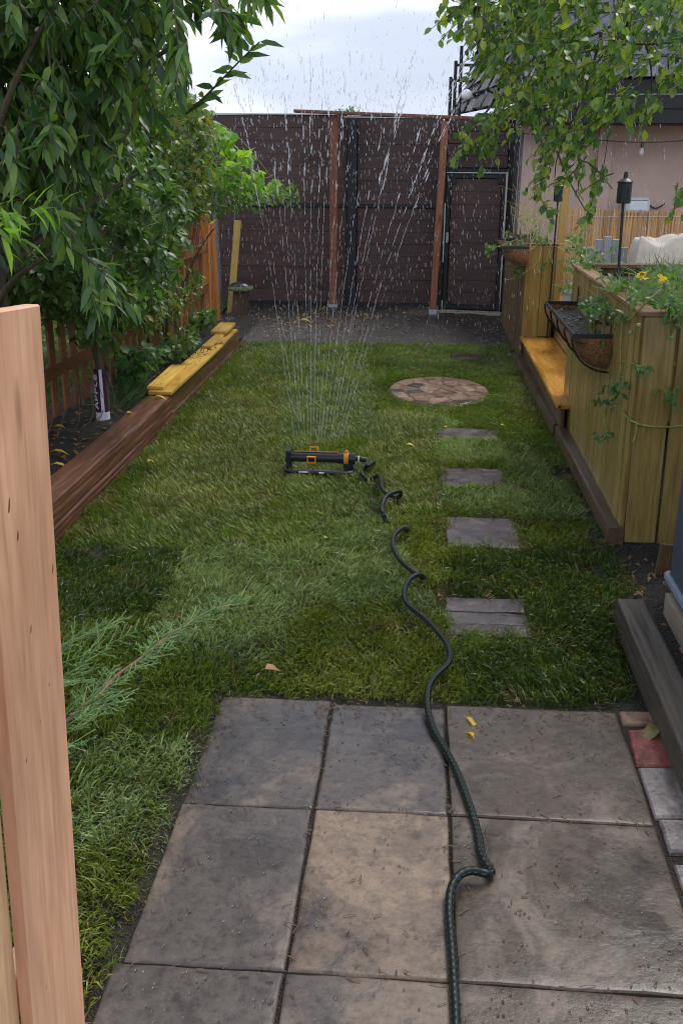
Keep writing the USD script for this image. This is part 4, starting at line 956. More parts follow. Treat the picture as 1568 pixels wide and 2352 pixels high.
def cover_z(x, y):
    def step(t, w): return 1 / (1 + np.exp(-np.clip(t / w, -40, 40)))
    back = step(y - 8.95, .012) * step(9.38 - y, .02); seat = step(y - 8.22, .012) * step(9.4 - y, .02)
    sidex = step(x - 1.80, .008); sb = step(x - (1.865 - .25 * np.clip(1.14 - 1.0, 0, 1)), .012)
    z = .52 + sidex * seat * .47 + sb * back * .24
    fold = .09 * np.abs(fb(x * .8 + y * .7, y * 1.3 - x * .5, 0, 6, 2, 3)) - .03 + .034 * np.sin((x - 1.8) * 16 + np.sin(y * 5) * 1.5 + (y - 9) * 10) * step(y - 8.9, .05) * step(x - 1.85, .02)
    sag = .05 * np.exp(-((x - 2.05) / .12) ** 2) * back
    return z + fold * sidex * seat - sag
put("cover", grid_sheet(1.70, 2.9, 8.1, 9.5, 150, 150, cover_z), "canvas", cv, smooth=True)
pt = thing("grey_pot", "small grey plant pot standing on the deck behind the trough", "plant pot", (1.262, 8.9, .5))
put("pot", lathe((1.275, 8.9, .5), [(.001, 0), (.05, 0), (.066, .235), (.074, .24), (.074, .262), (.066, .262), (.062, .235), (.001, .23)], 20), "bronze_pot", pt, smooth=35)

# ------------------------------------------------------------------ right foreground: grey timber, bin on its skid, stake
gt = thing("grey_timber", "weathered grey timber edging the lawn in the right foreground", "timber", (.89, 3.1, 0))
put("timber", rough_bar((.892, 1.9, .052), (.896, 3.83, .048), .115, .135, (1, 0, 0), .010, 60, 7, 23), "grey_timber", gt, smooth=40)
bn = thing("storage_bin", "dark blue grey plastic storage bin at the right edge", "bin", (1.5, 3.6, .06))
put("body", box((1.525, 3.55, .46), (.84, 1.09, .70), .03), "bin_plastic", bn)
put("bottom_rim", box((1.525, 3.55, .115), (.87, 1.12, .045), .012), "bin_rim", bn)
put("lid", box((1.525, 3.55, .84), (.86, 1.12, .06), .02), "bin_plastic", bn)
sd = thing("timber_skid", "pale board under the dark storage bin", "board", (1.13, 3.5, -.02))
put("board", bar((1.082, 2.95, .035), (1.088, 3.98, .035), .10, .03, (0, 0, 1)), "pale_board", sd)
put("board", bar((1.9, 2.95, .035), (1.9, 3.98, .035), .10, .03, (0, 0, 1)), "pale_board", sd)
put("cross_piece", box((1.5, 3.85, .03), (.76, .09, .09), .004), "grey_timber", sd)
sk2 = thing("brown_stake", "short brown wooden stake between the planter and the storage bin", "stake", (1.165, 4.4, -.02))
put("stake", bar((1.150, 4.38, -.03), (1.168, 4.40, .15), .06, .03, (1, 0, 0), .004), "dark_board", sk2)

# ================================================================== sprinkler and hose
spk = thing("lawn_sprinkler", "black oscillating lawn sprinkler with orange sliders on the grass", "sprinkler", (-.59, 5.85, 0))
ang = -.012
def S(x, y, z):
    c = np.array([-.592, 5.86, .0]); return c + np.array([x * math.cos(ang) - y * math.sin(ang), x * math.sin(ang) + y * math.cos(ang), z])
SR = rotz(ang)
put("base_frame", tube(smooth_path([S(-.20, .05, .028), S(-.212, -.02, .024), S(-.20, -.085, .022), S(-.15, -.097, .022), S(.0, -.10, .022), S(.14, -.098, .022), S(.195, -.085, .022), S(.205, -.02, .024), S(.2, .05, .03)], .02), .011, 8), "black_plastic", spk, smooth=True)
put("base_tray", box(S(0, -.06, .018), (.36, .05, .012), .004, SR), "black_plastic", spk)
bodyc = lambda x: S(x, .0, .088)
put("tube", tube([bodyc(-.195), bodyc(.125)], .029, 20), "black_plastic", spk, smooth=40)
put("end_cap", [box(S(-.197, .0, .075), (.036, .066, .115), .010, SR)], "black_plastic", spk)
put("motor_housing", [tube([bodyc(.105), bodyc(.205)], .034, 20), box(S(.17, 0, .045), (.06, .05, .05), .008, SR)], "black_plastic", spk, smooth=40)
put("end_cap", tube([bodyc(.185), bodyc(.212)], .037, 20), "black_plastic", spk, smooth=40)
put("orange_ring", tube([bodyc(.144), bodyc(.172)], .0385, 24), "orange_plastic", spk, smooth=40)
put("ring_tab", box(S(.158, -.004, .130), (.02, .018, .018), .003, SR), "orange_plastic", spk)
ns = part(spk, "nozzle_bar")
put("strip", box(S(-.03, .006, .117), (.30, .014, .010), .003, SR), "black_plastic", ns)
NOZ = [S(-.155 + .0152 * k, .008, .1225) for k in range(18)]
for p in NOZ: put("nozzle", lathe(p + [0, 0, -.004], [(.0055, 0), (.004, .008), (.001, .008)], 7), "orange_plastic", ns)
def slider(x, y, z, tilt):
    o, t_ = .024, .007; parts = []
    R = SR @ rotx(tilt)
    for dx, dz, sx, sz in ((-o, 0, .009, .048), (o, 0, .009, .048), (0, -.021, .05, .009), (0, .021, .05, .009)):
        parts.append(box(S(x, y, z) + R @ np.array([dx, 0, dz]), (sx, .012, sz), .002, R))
    put("slider", parts, "orange_plastic", spk)
slider(-.055, -.034, .082, .25); slider(-.048, .034, .122, -.5)
put("sticker", box(S(-.095, -.111, .026), (.055, .003, .010), .0005, SR), "sleeve_white", spk)
put("sticker", box(S(.015, -.111, .024), (.032, .003, .010), .0005, SR), "sleeve_white", spk)
put("inlet", tube([bodyc(.21), bodyc(.245)], .014, 12), "black_plastic", spk, smooth=40)
put("inlet_collar", tube([bodyc(.231), bodyc(.238)], .0185, 14), "sleeve_white", spk, smooth=40)

def e8(x, y): return ((700 + x * 400 / 1568) * 1568 / 1835, (1180 + y * 240 / 941) * 1568 / 1835)
def e9(x, y): return ((700 + x * 800 / 1568) * 1568 / 1835, (1150 + y * 600 / 1176) * 1568 / 1835)
hp = [S(.245, 0, .088), S(.275, 0, .083)]
for p, z in [((1120, 285), .075), ((1165, 262), .07), ((1195, 240), .05), ((1185, 262), .02), ((1120, 290), .03), ((1075, 330), .045), ((1072, 370), .045), ((1090, 405), .03), ((1150, 425), .005), ((1220, 395), .03), ((1262, 415), .045), ((1275, 480), .045), ((1300, 550), .045), ((1360, 592), .04), ((1430, 612), .035), ((1475, 590), .03), ((1465, 558), .07), ((1405, 562), .085), ((1340, 595), .075), ((1295, 660), .06), ((1280, 725), .055), ((1290, 790), .045), ((1308, 840), .02)]:
    hp.append(G(*e8(*p), z))
for p, z in [((700, 500), -.02), ((770, 515), .0), ((776, 535), .02), ((745, 532), .06), ((715, 552), .06), ((696, 592), .055), ((702, 640), .05), ((735, 695), .045), ((775, 735), .045), ((815, 765), .03), ((858, 790), .02), ((835, 775), .055), ((798, 788), .06), ((765, 832), .055), ((756, 880), .05), ((772, 928), .045), ((810, 962), .045), ((872, 1012), .045), ((932, 1075), .045), ((985, 1150), .045)]:
    hp.append(G(*e9(*p), z))
for p, z in [((1030, 1490), .045), ((1031, 1520), .045), ((1003, 1550), .045), ((984, 1580), .042), ((981, 1620), .03), ((998, 1680), .014), ((1030, 1735), .012), ((1060, 1800), .012), ((1083, 1865), .012), ((1100, 1930), .013), ((1117, 1985), .02), ((1128, 2004), .022), ((1122, 2008), .03), ((1085, 2001), .036), ((1052, 2014), .034), ((1035, 2046), .024), ((1031, 2090), .014), ((1035, 2150), .012), ((1040, 2220), .012), ((1044, 2290), .012), ((1047, 2360), .012), ((1046, 2450), .012), ((1040, 2600), .012), ((1060, 2800), .012)]:
    hp.append(G(*p, z))
hpath = smooth_path(hp, .006)
hose = thing("garden_hose", "dark green braided garden hose winding from the sprinkler over lawn and slabs", "hose", (.1, 3.5, 0))
def hose_mesh(pts, r, n=12):
    v, f = tube(pts, r, n, cap=False)
    s = np.concatenate([[0], np.cumsum(np.linalg.norm(np.diff(pts, axis=0), axis=1))])
    uv = np.stack([np.repeat(s, n), np.tile(np.arange(n) / n, len(pts))], 1)
    return v, f, uv
hv_, hf_, huv = hose_mesh(hpath, .0118)
hpth = numbered(hose, "hose"); hm = usdkit.mesh(stage, hpth, (hv_ - LOC[hose], hf_), M["hose"], smooth=True, uv=huv)
put("connector", tube([S(.243, 0, .088), S(.285, .0, .082)], .0165, 12), "black_plastic", hose, smooth=40)

# ------------------------------------------------------------------ water thrown by the sprinkler
wr = np.random.default_rng(17); WV = []
def drop(p, v, L, r):
    a = v / np.linalg.norm(v); s = np.cross(a, [0, 1, 0.2]); s /= np.linalg.norm(s); b = np.cross(a, s)
    k = 4; th = np.arange(k) / k * 6.283
    ring = lambda t, q: p + a * L * t + q * (np.cos(th)[:, None] * s + np.sin(th)[:, None] * b)
    V = np.vstack([[p - a * L / 2], ring(-.18, r), ring(.25, r * .9), [p + a * L / 2]])
    j = np.arange(k); jn = (j + 1) % k
    F = np.vstack([np.stack([np.zeros(k, int), 1 + jn, 1 + j], 1), np.stack([1 + j, 1 + jn, 5 + jn], 1), np.stack([1 + j, 5 + jn, 5 + j], 1), np.stack([5 + j, 5 + jn, np.full(k, 9)], 1)])
    WV.append((V, F))
def flight(n0, vx, vy, vz, t):
    return n0 + np.array([vx * t, vy * t, vz * t - 4.9 * t * t]), np.array([vx, vy, vz - 9.8 * t])
fan = np.linspace(-1, 1, 18)
JET = []
for k, n0 in enumerate(NOZ):
    vx = .28 + fan[k] * 1.58 + wr.normal(0, .07); vz = 7.9 - .35 * fan[k] ** 2 + wr.normal(0, .08); vy = 2.2 + wr.normal(0, .12); JET.append((vx, vy, vz))
    t = .014; full = wr.choice([.25, .45, .8, 1.1])
    while t < .95:
        p, v = flight(n0, vx, vy, vz, t)
        if t < .22:
            L = np.linalg.norm(v) * .006 * wr.uniform(.7, 1.5)
            if wr.random() < .8: drop(p + wr.normal(0, 1, 3) * (.001 + .006 * t), v, L * 1.2, wr.uniform(.0007, .0012))
            t += .0052 * wr.uniform(.8, 1.4)
        else:
            pulse = .5 + .5 * math.sin(t * 95 + k * 2.1)
            if p[2] > 2.45 and wr.random() < .8: t += .006; continue
            if wr.random() < full * (.40 + .6 * pulse): drop(p + wr.normal(0, 1, 3) * (.002 + .028 * (t - .15)), v, wr.uniform(.035, .085), wr.uniform(.0012, .0030))
            t += .0050 * wr.uniform(.6, 1.4)
            if wr.random() < .35 and p[2] < 2.5: drop(p + wr.normal(0, 1, 3) * (.01 + .08 * (t - .15)), v, wr.uniform(.008, .025), wr.uniform(.0008, .0018))
for i in range(8000):   # water thrown a moment earlier, coming down over the far end
    k = wr.integers(18); tl = wr.uniform(1.2, 4.2)
    vx = .3 + fan[k] * 1.4 + wr.normal(0, .16); vz = math.sqrt(max(20., 66 - tl * tl)) + wr.normal(0, .2)
    t = wr.uniform(.45, 1.62)
    p, v = flight(NOZ[k], vx, tl + wr.normal(0, .15), vz, t)
    if p[2] < .05 or p[1] > 13.1 or (p[2] > 2.45 and wr.random() < .92): continue
    if p[0] > .9 and p[1] > 9.3 and p[2] < 1.1: continue
    drop(p, v, wr.uniform(.02, .06), wr.uniform(.0009, .0022))
put("water_spray", WV, "water", smooth=True, kind="stuff")
tag("/World/water_spray", "fan of water jets and falling drops thrown by the sprinkler", "water")

# ================================================================== trees, bushes, plants
def sample_poly(poly, n, r):
    P = Polygon(poly); a, b, c, d = P.bounds; out = []
    while len(out) < n:
        q = r.uniform((a, b), (c, d), (n * 2, 2)); out += list(q[contains_xy(P, q[:, 0], q[:, 1])])
    return np.array(out[:n])
def crown(poly, y0, y1, n_twigs, per, tl, L, W, r, trunk, droop=.6, hang=.5, leaf_droop=(.1, .45), shape=((.3, .75), (.62, .9)), fold=.25, ybias=1.0, out_bias=.55):
    """Leafy twigs spread through a crown volume. Returns leaf vertices, faces, and the twigs' centre lines."""
    px = sample_poly(poly, n_twigs, r); yy = y0 + (y1 - y0) * r.random(n_twigs) ** ybias
    P, D, N, LL, WW, DR, TW = [], [], [], [], [], [], []
    for (u, v), y in zip(px, yy):
        c = atY(u, v, y); o = unit(c - trunk); 
        d = unit(o * out_bias + r.normal(0, .55, 3) + np.array([0, 0, -droop]) * r.uniform(.2, 1.2)); l = tl * r.uniform(.6, 1.3)
        side = unit(np.cross(d, r.normal(0, 1, 3)))
        pts = [c - d * l / 2 + d * l * s + np.array([0, 0, -1.0]) * l * .35 * s * s * droop for s in (0, .33, .66, 1)]
        TW.append(pts); n = max(3, int(per * r.uniform(.7, 1.3)))
        for i in range(n):
            s = (i + r.random() * .6) / n; s = min(s, 1); k = min(2, int(s * 3)); f = s * 3 - k
            p = pts[k] * (1 - f) + pts[k + 1] * f
            az = (i % 2) * math.pi + r.normal(0, .8); w = np.cross(d, side)
            ld = unit(d * .55 + (side * math.cos(az) + w * math.sin(az)) * .85 + np.array([0, 0, -hang * r.uniform(.3, 1.4)]))
            P.append(p); D.append(ld); N.append(unit(np.array([0, -.15, 1.0]) + r.normal(0, .45, 3)))
            q = r.uniform(.62, 1.15); LL.append(L * q); WW.append(W * q * r.uniform(.85, 1.15)); DR.append(r.uniform(*leaf_droop))
    V, F = leaves(P, D, N, np.array(LL), np.array(WW), np.array(DR), fold, shape)
    return V, F, TW
def twigs_mesh(TW, r=.0022): return [tube(np.array(t), [r * 1.3, r * 1.1, r, r * .6], 4) for t in TW]
def limb(pts, r0, r1, n=9): 
    p = smooth_path(pts, .06); return tube(p, np.linspace(r0, r1, len(p)), n)

LANCE = ((.25, .85), (.6, .8)); OVAL = ((.28, .9), (.62, .92)); 
# ---- peach tree, upper left
pe = thing("peach_tree", "dark peach tree with long drooping leaves filling the upper left", "tree", (-1.98, 4.6, .1))
vr = np.random.default_rng(31); tk = np.array([-1.98, 4.6, 1.75])
put("trunk", limb([(-1.98, 4.62, .0), (-1.97, 4.6, .7), (-1.99, 4.6, 1.3), (-1.95, 4.62, 1.9), (-1.9, 4.7, 2.6)], .055, .035), "tree_bark", pe, smooth=True)
for q in ([(-1.97, 4.6, 1.35), (-1.7, 4.5, 1.75), (-1.4, 4.5, 2.05), (-1.05, 4.6, 2.3)], [(-1.98, 4.6, 1.6), (-1.75, 4.8, 2.1), (-1.45, 4.9, 2.5)], [(-1.97, 4.6, 1.2), (-2.3, 4.5, 1.7), (-2.6, 4.4, 2.2)], [(-1.96, 4.6, 1.5), (-1.75, 4.2, 1.9), (-1.4, 4.1, 2.4)], [(-1.98, 4.6, 1.3), (-1.75, 5.0, 1.55), (-1.45, 5.2, 1.75)], [(-1.98, 4.6, 1.1), (-1.8, 4.3, 1.3), (-1.55, 4.2, 1.45)]):
    put("branch", limb(q, .024, .008, 7), "tree_bark", pe, smooth=True)
PEACH = [(-260, -300), (480, -300), (520, -90), (490, -40), (440, 10), (390, 60), (345, 110), (330, 170), (330, 230), (290, 270), (220, 360), (180, 440), (120, 520), (40, 500), (-260, 570)]
A1 = crown(PEACH, 3.9, 5.5, 640, 14, .28, .098, .035, vr, tk, .8, .9, (.05, .4), LANCE)
A2 = crown([(-260, -300), (330, -300), (330, 180), (230, 330), (120, 480), (-260, 520)], 4.3, 6.0, 460, 14, .30, .100, .036, vr, tk, .8, .9, (.05, .4), LANCE)
strands = [[(90, 440), (150, 440), (210, 560), (225, 610), (190, 610), (140, 540)], [(0, 180), (120, 160), (150, 330), (60, 420), (0, 400)], [(570, -70), (610, -70), (610, -30), (580, -30)], [(500, 0), (540, 0), (550, 40), (510, 40)], [(250, 610), (300, 640), (260, 690), (200, 680)], [(390, 110), (420, 110), (410, 150), (390, 150)]]
A3 = [crown(s, 3.7, 4.3, 7, 10, .16, .112, .033, vr, tk, .9, 1.0, (.05, .4), LANCE) for s in strands]
# the long upright shoot against the sky
sh = smooth_path([atY(425, 262, 4.9), atY(470, 222, 4.85), atY(530, 160, 4.8), atY(596, 95, 4.75)], .03)
P, D, N = [], [], []
for i, p in enumerate(sh):
    for s in (-1, 1):
        if vr.random() < .8:
            P.append(p); D.append(unit(np.array([s * .8 + .2, vr.normal(0, .4), .25 + vr.normal(0, .3)]))); N.append(unit(np.array([vr.normal(0, .5), -1.0, .5])))
VS, F8 = leaves(P, D, N, vr.uniform(.075, .115, len(P)), vr.uniform(.026, .036, len(P)), vr.uniform(.2, .5, len(P)), .3, LANCE)
put("branch", tube(sh, np.linspace(.006, .0025, len(sh)), 6), "tree_bark", pe, smooth=True)
Vp = np.concatenate([A1[0], A2[0], *[a[0] for a in A3], VS]); put_leaves(Vp, F8, "peach_leaf", pe, "leaf", 300, "crown")
put("twigs", twigs_mesh(A1[2] + A2[2] + sum([a[2] for a in A3], []), .003), "tree_bark", pe, kind="stuff")
# fresh pale sprig low at the left
V, F8_, TW = crown([(0, 455), (60, 450), (95, 500), (60, 545), (0, 520)], 3.3, 3.7, 4, 9, .2, .12, .030, vr, np.array([-1.6, 4.3, 1.3]), .2, .3, (.1, .5), LANCE)
lsp = thing("pale_sprig", "fresh bright green sprig of long leaves at the left edge", "branch", atY(-40, 500, 3.6))
put("stem", limb([atY(-160, 520, 3.9), atY(-60, 500, 3.7), atY(20, 490, 3.55), atY(60, 500, 3.5)], .006, .003, 6), "stem_green", lsp)
put_leaves(V, F8_, "lime_leaf", lsp, "leaf", 60)

# ---- apple tree with its printed sleeve
ap = thing("apple_tree", "young apple tree with dark rounded leaves, its trunk in a printed sleeve", "tree", (-2.12, 6.38, .15))
ta = np.array([-2.12, 6.38, 1.0])
put("trunk", limb([(-2.125, 6.40, .1), (-2.12, 6.40, .5), (-2.15, 6.38, .8), (-2.13, 6.4, 1.2), (-2.1, 6.45, 1.7)], .032, .018), "tree_bark", ap, smooth=True)
for q in ([(-2.14, 6.38, .85), (-1.95, 6.2, 1.15), (-1.75, 6.2, 1.3)], [(-2.14, 6.38, .95), (-2.35, 6.3, 1.2), (-2.55, 6.2, 1.5)], [(-2.13, 6.4, 1.1), (-2.0, 6.7, 1.35), (-1.8, 6.9, 1.55)], [(-2.14, 6.38, .8), (-1.95, 6.5, .9), (-1.75, 6.55, .95)]):
    put("branch", limb(q, .014, .005, 6), "tree_bark", ap, smooth=True)
tsb_ = np.array([-2.4, 9.2, .9])
APPLE = [(-60, 430), (150, 400), (250, 330), (330, 330), (400, 420), (420, 520), (410, 600), (370, 660), (330, 700), (285, 745), (235, 770), (185, 745), (130, 690), (60, 640), (-60, 660)]
B1 = crown(APPLE, 5.7, 7.2, 460, 12, .2, .072, .040, vr, ta, .45, .55, (.1, .5), OVAL)
B3 = crown([(-60, 540), (120, 590), (190, 680), (120, 705), (40, 700), (-60, 700)], 5.7, 6.9, 170, 12, .2, .072, .040, vr, ta, .45, .55, (.1, .5), OVAL)
B4 = crown([(290, 640), (390, 650), (385, 715), (300, 735), (260, 700)], 7.6, 9.2, 90, 11, .2, .068, .036, vr, tsb_, .45, .5, (.1, .5), OVAL)
B2 = crown([(110, 690), (250, 690), (300, 740), (260, 800), (230, 790), (120, 740)], 5.9, 6.5, 26, 9, .16, .07, .04, vr, ta, .5, .6, (.1, .5), OVAL)
Vb = np.concatenate([B1[0], B2[0], B3[0]]); put_leaves(Vb, F8, "apple_leaf", ap, "leaf", 300, "crown")
put("twigs", twigs_mesh(B1[2] + B2[2] + B3[2], .0022), "tree_bark", ap, kind="stuff")
V, F8_, TW = crown([(285, 640), (400, 660), (410, 690), (300, 700)], 5.9, 6.2, 5, 6, .12, .06, .034, vr, ta, -.1, .1, (.1, .4), OVAL)
put_leaves(V, F8, "lime_leaf", ap, "young_leaf", 40)
slv = thing("tree_sleeve", "dark purple printed sleeve reading APPLE around the young tree's trunk", "label", (-2.125, 6.33, .15))
def sleeve(z0, z1, r0_, r1_, a0, a1, n=18):
    th = np.linspace(a0, a1, n); v = np.vstack([np.c_[-2.125 + r * np.cos(th), 6.40 + r * np.sin(th), np.full(n, z)] for r, z in ((r0_, z0), (r1_, z1))])
    j = np.arange(n - 1); return v, np.vstack([np.stack([j, j + 1, j + n + 1], 1), np.stack([j, j + n + 1, j + n], 1)])
put("sleeve", sleeve(.20, .50, .045, .040, 0, 2 * np.pi), "sleeve_dark", slv, smooth=True)
put("white_band", sleeve(.13, .215, .0465, .0465, 0, 2 * np.pi), "sleeve_white", slv, smooth=True)
put("white_stripe", sleeve(.215, .505, .0465, .0415, -1.42, -.95, 8), "sleeve_white", slv, smooth=True)
tm = meshkit.text_mesh("APPLE", .030, .002, True)
tv = np.array(tm.vertices); tv[:, 0] *= .235 / np.ptp(tv[:, 0]); 
th_ = -math.pi / 2 - .62 - (tv[:, 1] - .015) / .044     # wrapped round the sleeve, reading upwards
rr_t = .0465 - .005 * (tv[:, 0] / .27) + tv[:, 2] * .5
put("lettering", (np.c_[-2.125 + rr_t * np.cos(th_), 6.40 + rr_t * np.sin(th_), .235 + tv[:, 0]], np.array(tm.faces)), "lettering", slv)

# ---- mixed shrubs along the fence
sb = thing("shrub", "broad green shrub spilling over the far picket fence", "shrub", (-2.35, 9, .1))
tsb = np.array([-2.4, 9.2, .9])
for q in ([(-2.3, 8.9, .05), (-2.25, 8.8, .6), (-2.1, 8.7, 1.1)], [(-2.35, 9.1, .05), (-2.4, 9.3, .8), (-2.2, 9.4, 1.5)], [(-2.3, 8.6, .05), (-2.35, 8.3, .7), (-2.2, 8.2, 1.4)], [(-2.38, 9.5, .05), (-2.3, 9.7, .7), (-2.0, 9.7, 1.2)]):
    put("stem", limb(q, .02, .007, 7), "tree_bark", sb, smooth=True)
SHRUB = [(180, 250), (290, 150), (380, 170), (440, 215), (485, 285), (475, 400), (440, 450), (400, 490), (392, 560), (395, 640), (385, 690), (370, 730), (330, 740), (310, 640), (280, 520), (220, 460)]
C1 = crown(SHRUB, 7.6, 9.7, 1050, 12, .22, .070, .036, vr, tsb, .35, .35, (.1, .45), OVAL)
C3 = crown([(395, 330), (470, 320), (488, 400), (486, 500), (440, 500), (400, 470)], 9.9, 11.2, 150, 11, .2, .060, .034, vr, tsb, .35, .35, (.1, .45), OVAL)
C2 = crown([(430, 600), (470, 640), (450, 700), (400, 740), (345, 760), (400, 690)], 8.4, 9.6, 26, 9, .16, .05, .03, vr, tsb, .4, .4, (.1, .4), OVAL)
put_leaves(np.concatenate([C1[0], C2[0], C3[0], B4[0]]), F8, "shrub_leaf", sb, "leaf", 300, "crown")
put("twigs", twigs_mesh(C1[2] + C2[2] + C3[2] + B4[2], .0022), "root_twig", sb, kind="stuff")
# ---- the lime leaved climber reaching out over the soil
lv = thing("climber", "lime green climber reaching out in front of the brown wall", "climbing plant", (-2.3, 9.8, .2))
for q in ([(490, 430), (540, 455), (600, 450), (675, 432)], [(470, 270), (530, 300), (580, 350), (635, 420)], [(480, 300), (520, 380), (590, 410), (630, 400)], [(480, 440), (500, 470), (560, 470), (620, 465)], [(440, 480), (470, 420), (475, 340), (470, 270)]):
    put("stem", limb([atY(u, v, 9.8 + .1 * i) for i, (u, v) in enumerate(q)], .007, .003, 6), "stem_green", lv)
E1 = crown([(455, 250), (490, 262), (525, 300), (560, 340), (580, 380), (625, 400), (640, 430), (620, 450), (570, 420), (520, 440), (480, 400), (470, 330)], 9.5, 10.4, 46, 8, .18, .10, .062, vr, np.array([-2.5, 10, 1.3]), .2, .35, (.15, .5), OVAL)
E2 = crown([(480, 420), (560, 410), (610, 435), (680, 425), (690, 445), (610, 470), (540, 480), (490, 490)], 9.5, 10.4, 70, 9, .2, .06, .03, vr, np.array([-2.5, 10, 1.3]), .2, .3, (.1, .5), OVAL)
put_leaves(E1[0], F8, "lime_leaf", lv, "leaf", 300); put_leaves(E2[0], F8, "vine_leaf", lv, "small_leaf", 200, "foliage")
# ---- a hedge closing the neighbour's side
hg = thing("hedge", "dark hedge beyond the picket fence in the neighbour's garden", "hedge", (-5.5, 8, 0))
hr = np.random.default_rng(41); n = 9000
HP = np.c_[hr.uniform(-6.2, -4.2, n) , hr.uniform(3, 14, n), 2.6 * hr.random(n) ** .8]
V, _ = leaves(HP, hr.normal(0, 1, (n, 3)) + [.3, -.3, -.3], hr.normal(0, .6, (n, 3)) + [0, 0, 1], hr.uniform(.10, .2, n), hr.uniform(.06, .11, n), .3)
put("foliage", join_leaves(V, F8), "hedge_leaf", hg, smooth=True, kind="stuff")
for k in range(7): put("stem", limb([(-5.2 + .2 * (k % 2), 3.6 + k * 1.6, 0), (-5.3, 3.7 + k * 1.6, 1.2), (-5.1, 3.6 + k * 1.6, 2.2)], .04, .015, 6), "tree_bark", hg)

# ---- pear tree hanging in from the upper right
pt_ = thing("pear_tree", "pear tree branches with round green leaves hanging over the right side", "tree", (2.75, 4.6, 0))
tp = np.array([2.4, 4.6, 2.6]); yq = 4.5
put("trunk", limb([(2.75, 4.6, 0), (2.7, 4.6, 1.2), (2.6, 4.6, 2.4), (2.5, 4.7, 3.2)], .09, .06), "tree_bark", pt_, smooth=True)
def br(pts, y, r0_, r1_, first=None):
    q = ([np.array(first)] if first is not None else []) + [atY(*c2(a, b), y + .06 * i) for i, (a, b) in enumerate(pts)]
    put("branch", limb(q, r0_, r1_, 7), "tree_bark", pt_, smooth=True)
br([(1568, 182), (1400, 195), (1220, 206), (1100, 240), (960, 272), (830, 330)], 4.4, .012, .003, (2.65, 4.6, 2.0))
br([(1568, 0), (1450, 20), (1340, 55), (1200, 140), (1080, 180), (930, 200), (780, 190)], 4.6, .016, .003, (2.6, 4.6, 2.6))
br([(1340, 58), (1310, 120), (1270, 180), (1210, 240), (1160, 420)], 4.6, .007, .002)
br([(1568, -160), (1300, -60), (1150, 10), (900, 60), (720, 110), (560, 140)], 4.9, .014, .003, (2.55, 4.65, 3.0))
br([(1200, 140), (1160, 300), (1080, 520), (1010, 680), (990, 800)], 4.4, .006, .002)
br([(1000, 680), (1040, 780), (1090, 880), (1130, 950)], 4.3, .004, .002); br([(1100, 720), (1160, 745), (1210, 800), (1250, 850)], 4.3, .004, .002)
br([(1560, 260), (1370, 280), (1240, 400), (1170, 440)], 4.3, .007, .002, (2.65, 4.6, 1.9))
for (a, b), (c, d) in (((960, 272), (880, 420)), ((830, 330), (690, 540)), ((1100, 240), (1000, 420)), ((700, 480), (560, 660)), ((1400, 195), (1420, 480))):
    br([(a, b), ((a + c) / 2 + 15, (b + d) / 2 - 20), (c, d)], 4.45, .005, .002)
def PC2(l): return [c2(*q) for q in l]
F1 = crown(PC2([(560, -260), (520, 90), (600, 170), (680, 160), (640, 250), (690, 330), (740, 380), (700, 480), (800, 500), (900, 520), (1000, 500), (1180, 520), (1230, 440), (1240, 330), (1150, 250), (1150, 120), (1250, -260)]), 4.0, 5.3, 400, 8, .16, .043, .030, vr, tp, .6, .75, (.1, .5), OVAL, .3)
F2 = crown(PC2([(1150, -260), (1900, -260), (1900, 230), (1568, 270), (1420, 300), (1260, 360), (1190, 250), (1200, 100)]), 4.0, 5.3, 170, 8, .16, .043, .030, vr, tp, .6, .75, (.1, .5), OVAL, .3)
small = [[(580, 560), (660, 560), (740, 640), (720, 680), (560, 670)], [(660, 500), (800, 480), (840, 560), (700, 600)], [(880, 560), (1150, 560), (1160, 640), (1060, 720), (920, 660)], [(900, 680), (1010, 690), (960, 860), (900, 840)], [(1160, 740), (1230, 800), (1250, 860), (1170, 850)], [(930, 900), (960, 900), (960, 960), (930, 960)], [(1040, 740), (1130, 720), (1120, 800), (1060, 800)], [(1110, 920), (1150, 930), (1150, 980), (1110, 980)], [(1370, 390), (1480, 390), (1460, 520), (1380, 520)], [(1490, 300), (1568, 260), (1568, 400), (1500, 430)], [(1180, 420), (1340, 380), (1340, 500), (1200, 540)], [(1520, 850), (1640, 830), (1640, 930), (1540, 920)]]
cnt = [10, 9, 20, 7, 5, 2, 5, 3, 7, 7, 9, 5]
F3 = [crown(PC2(s), 4.1, 4.6, k, 7, .12, .043, .030, vr, tp, .7, .8, (.1, .5), OVAL, .3) for s, k in zip(small, cnt)]
put_leaves(np.concatenate([F1[0], F2[0], *[a[0] for a in F3]]), F8, "pear_leaf", pt_, "leaf", 300, "crown")
put("twigs", twigs_mesh(F1[2] + F2[2] + sum([a[2] for a in F3], []), .0018), "tree_bark", pt_, kind="stuff")

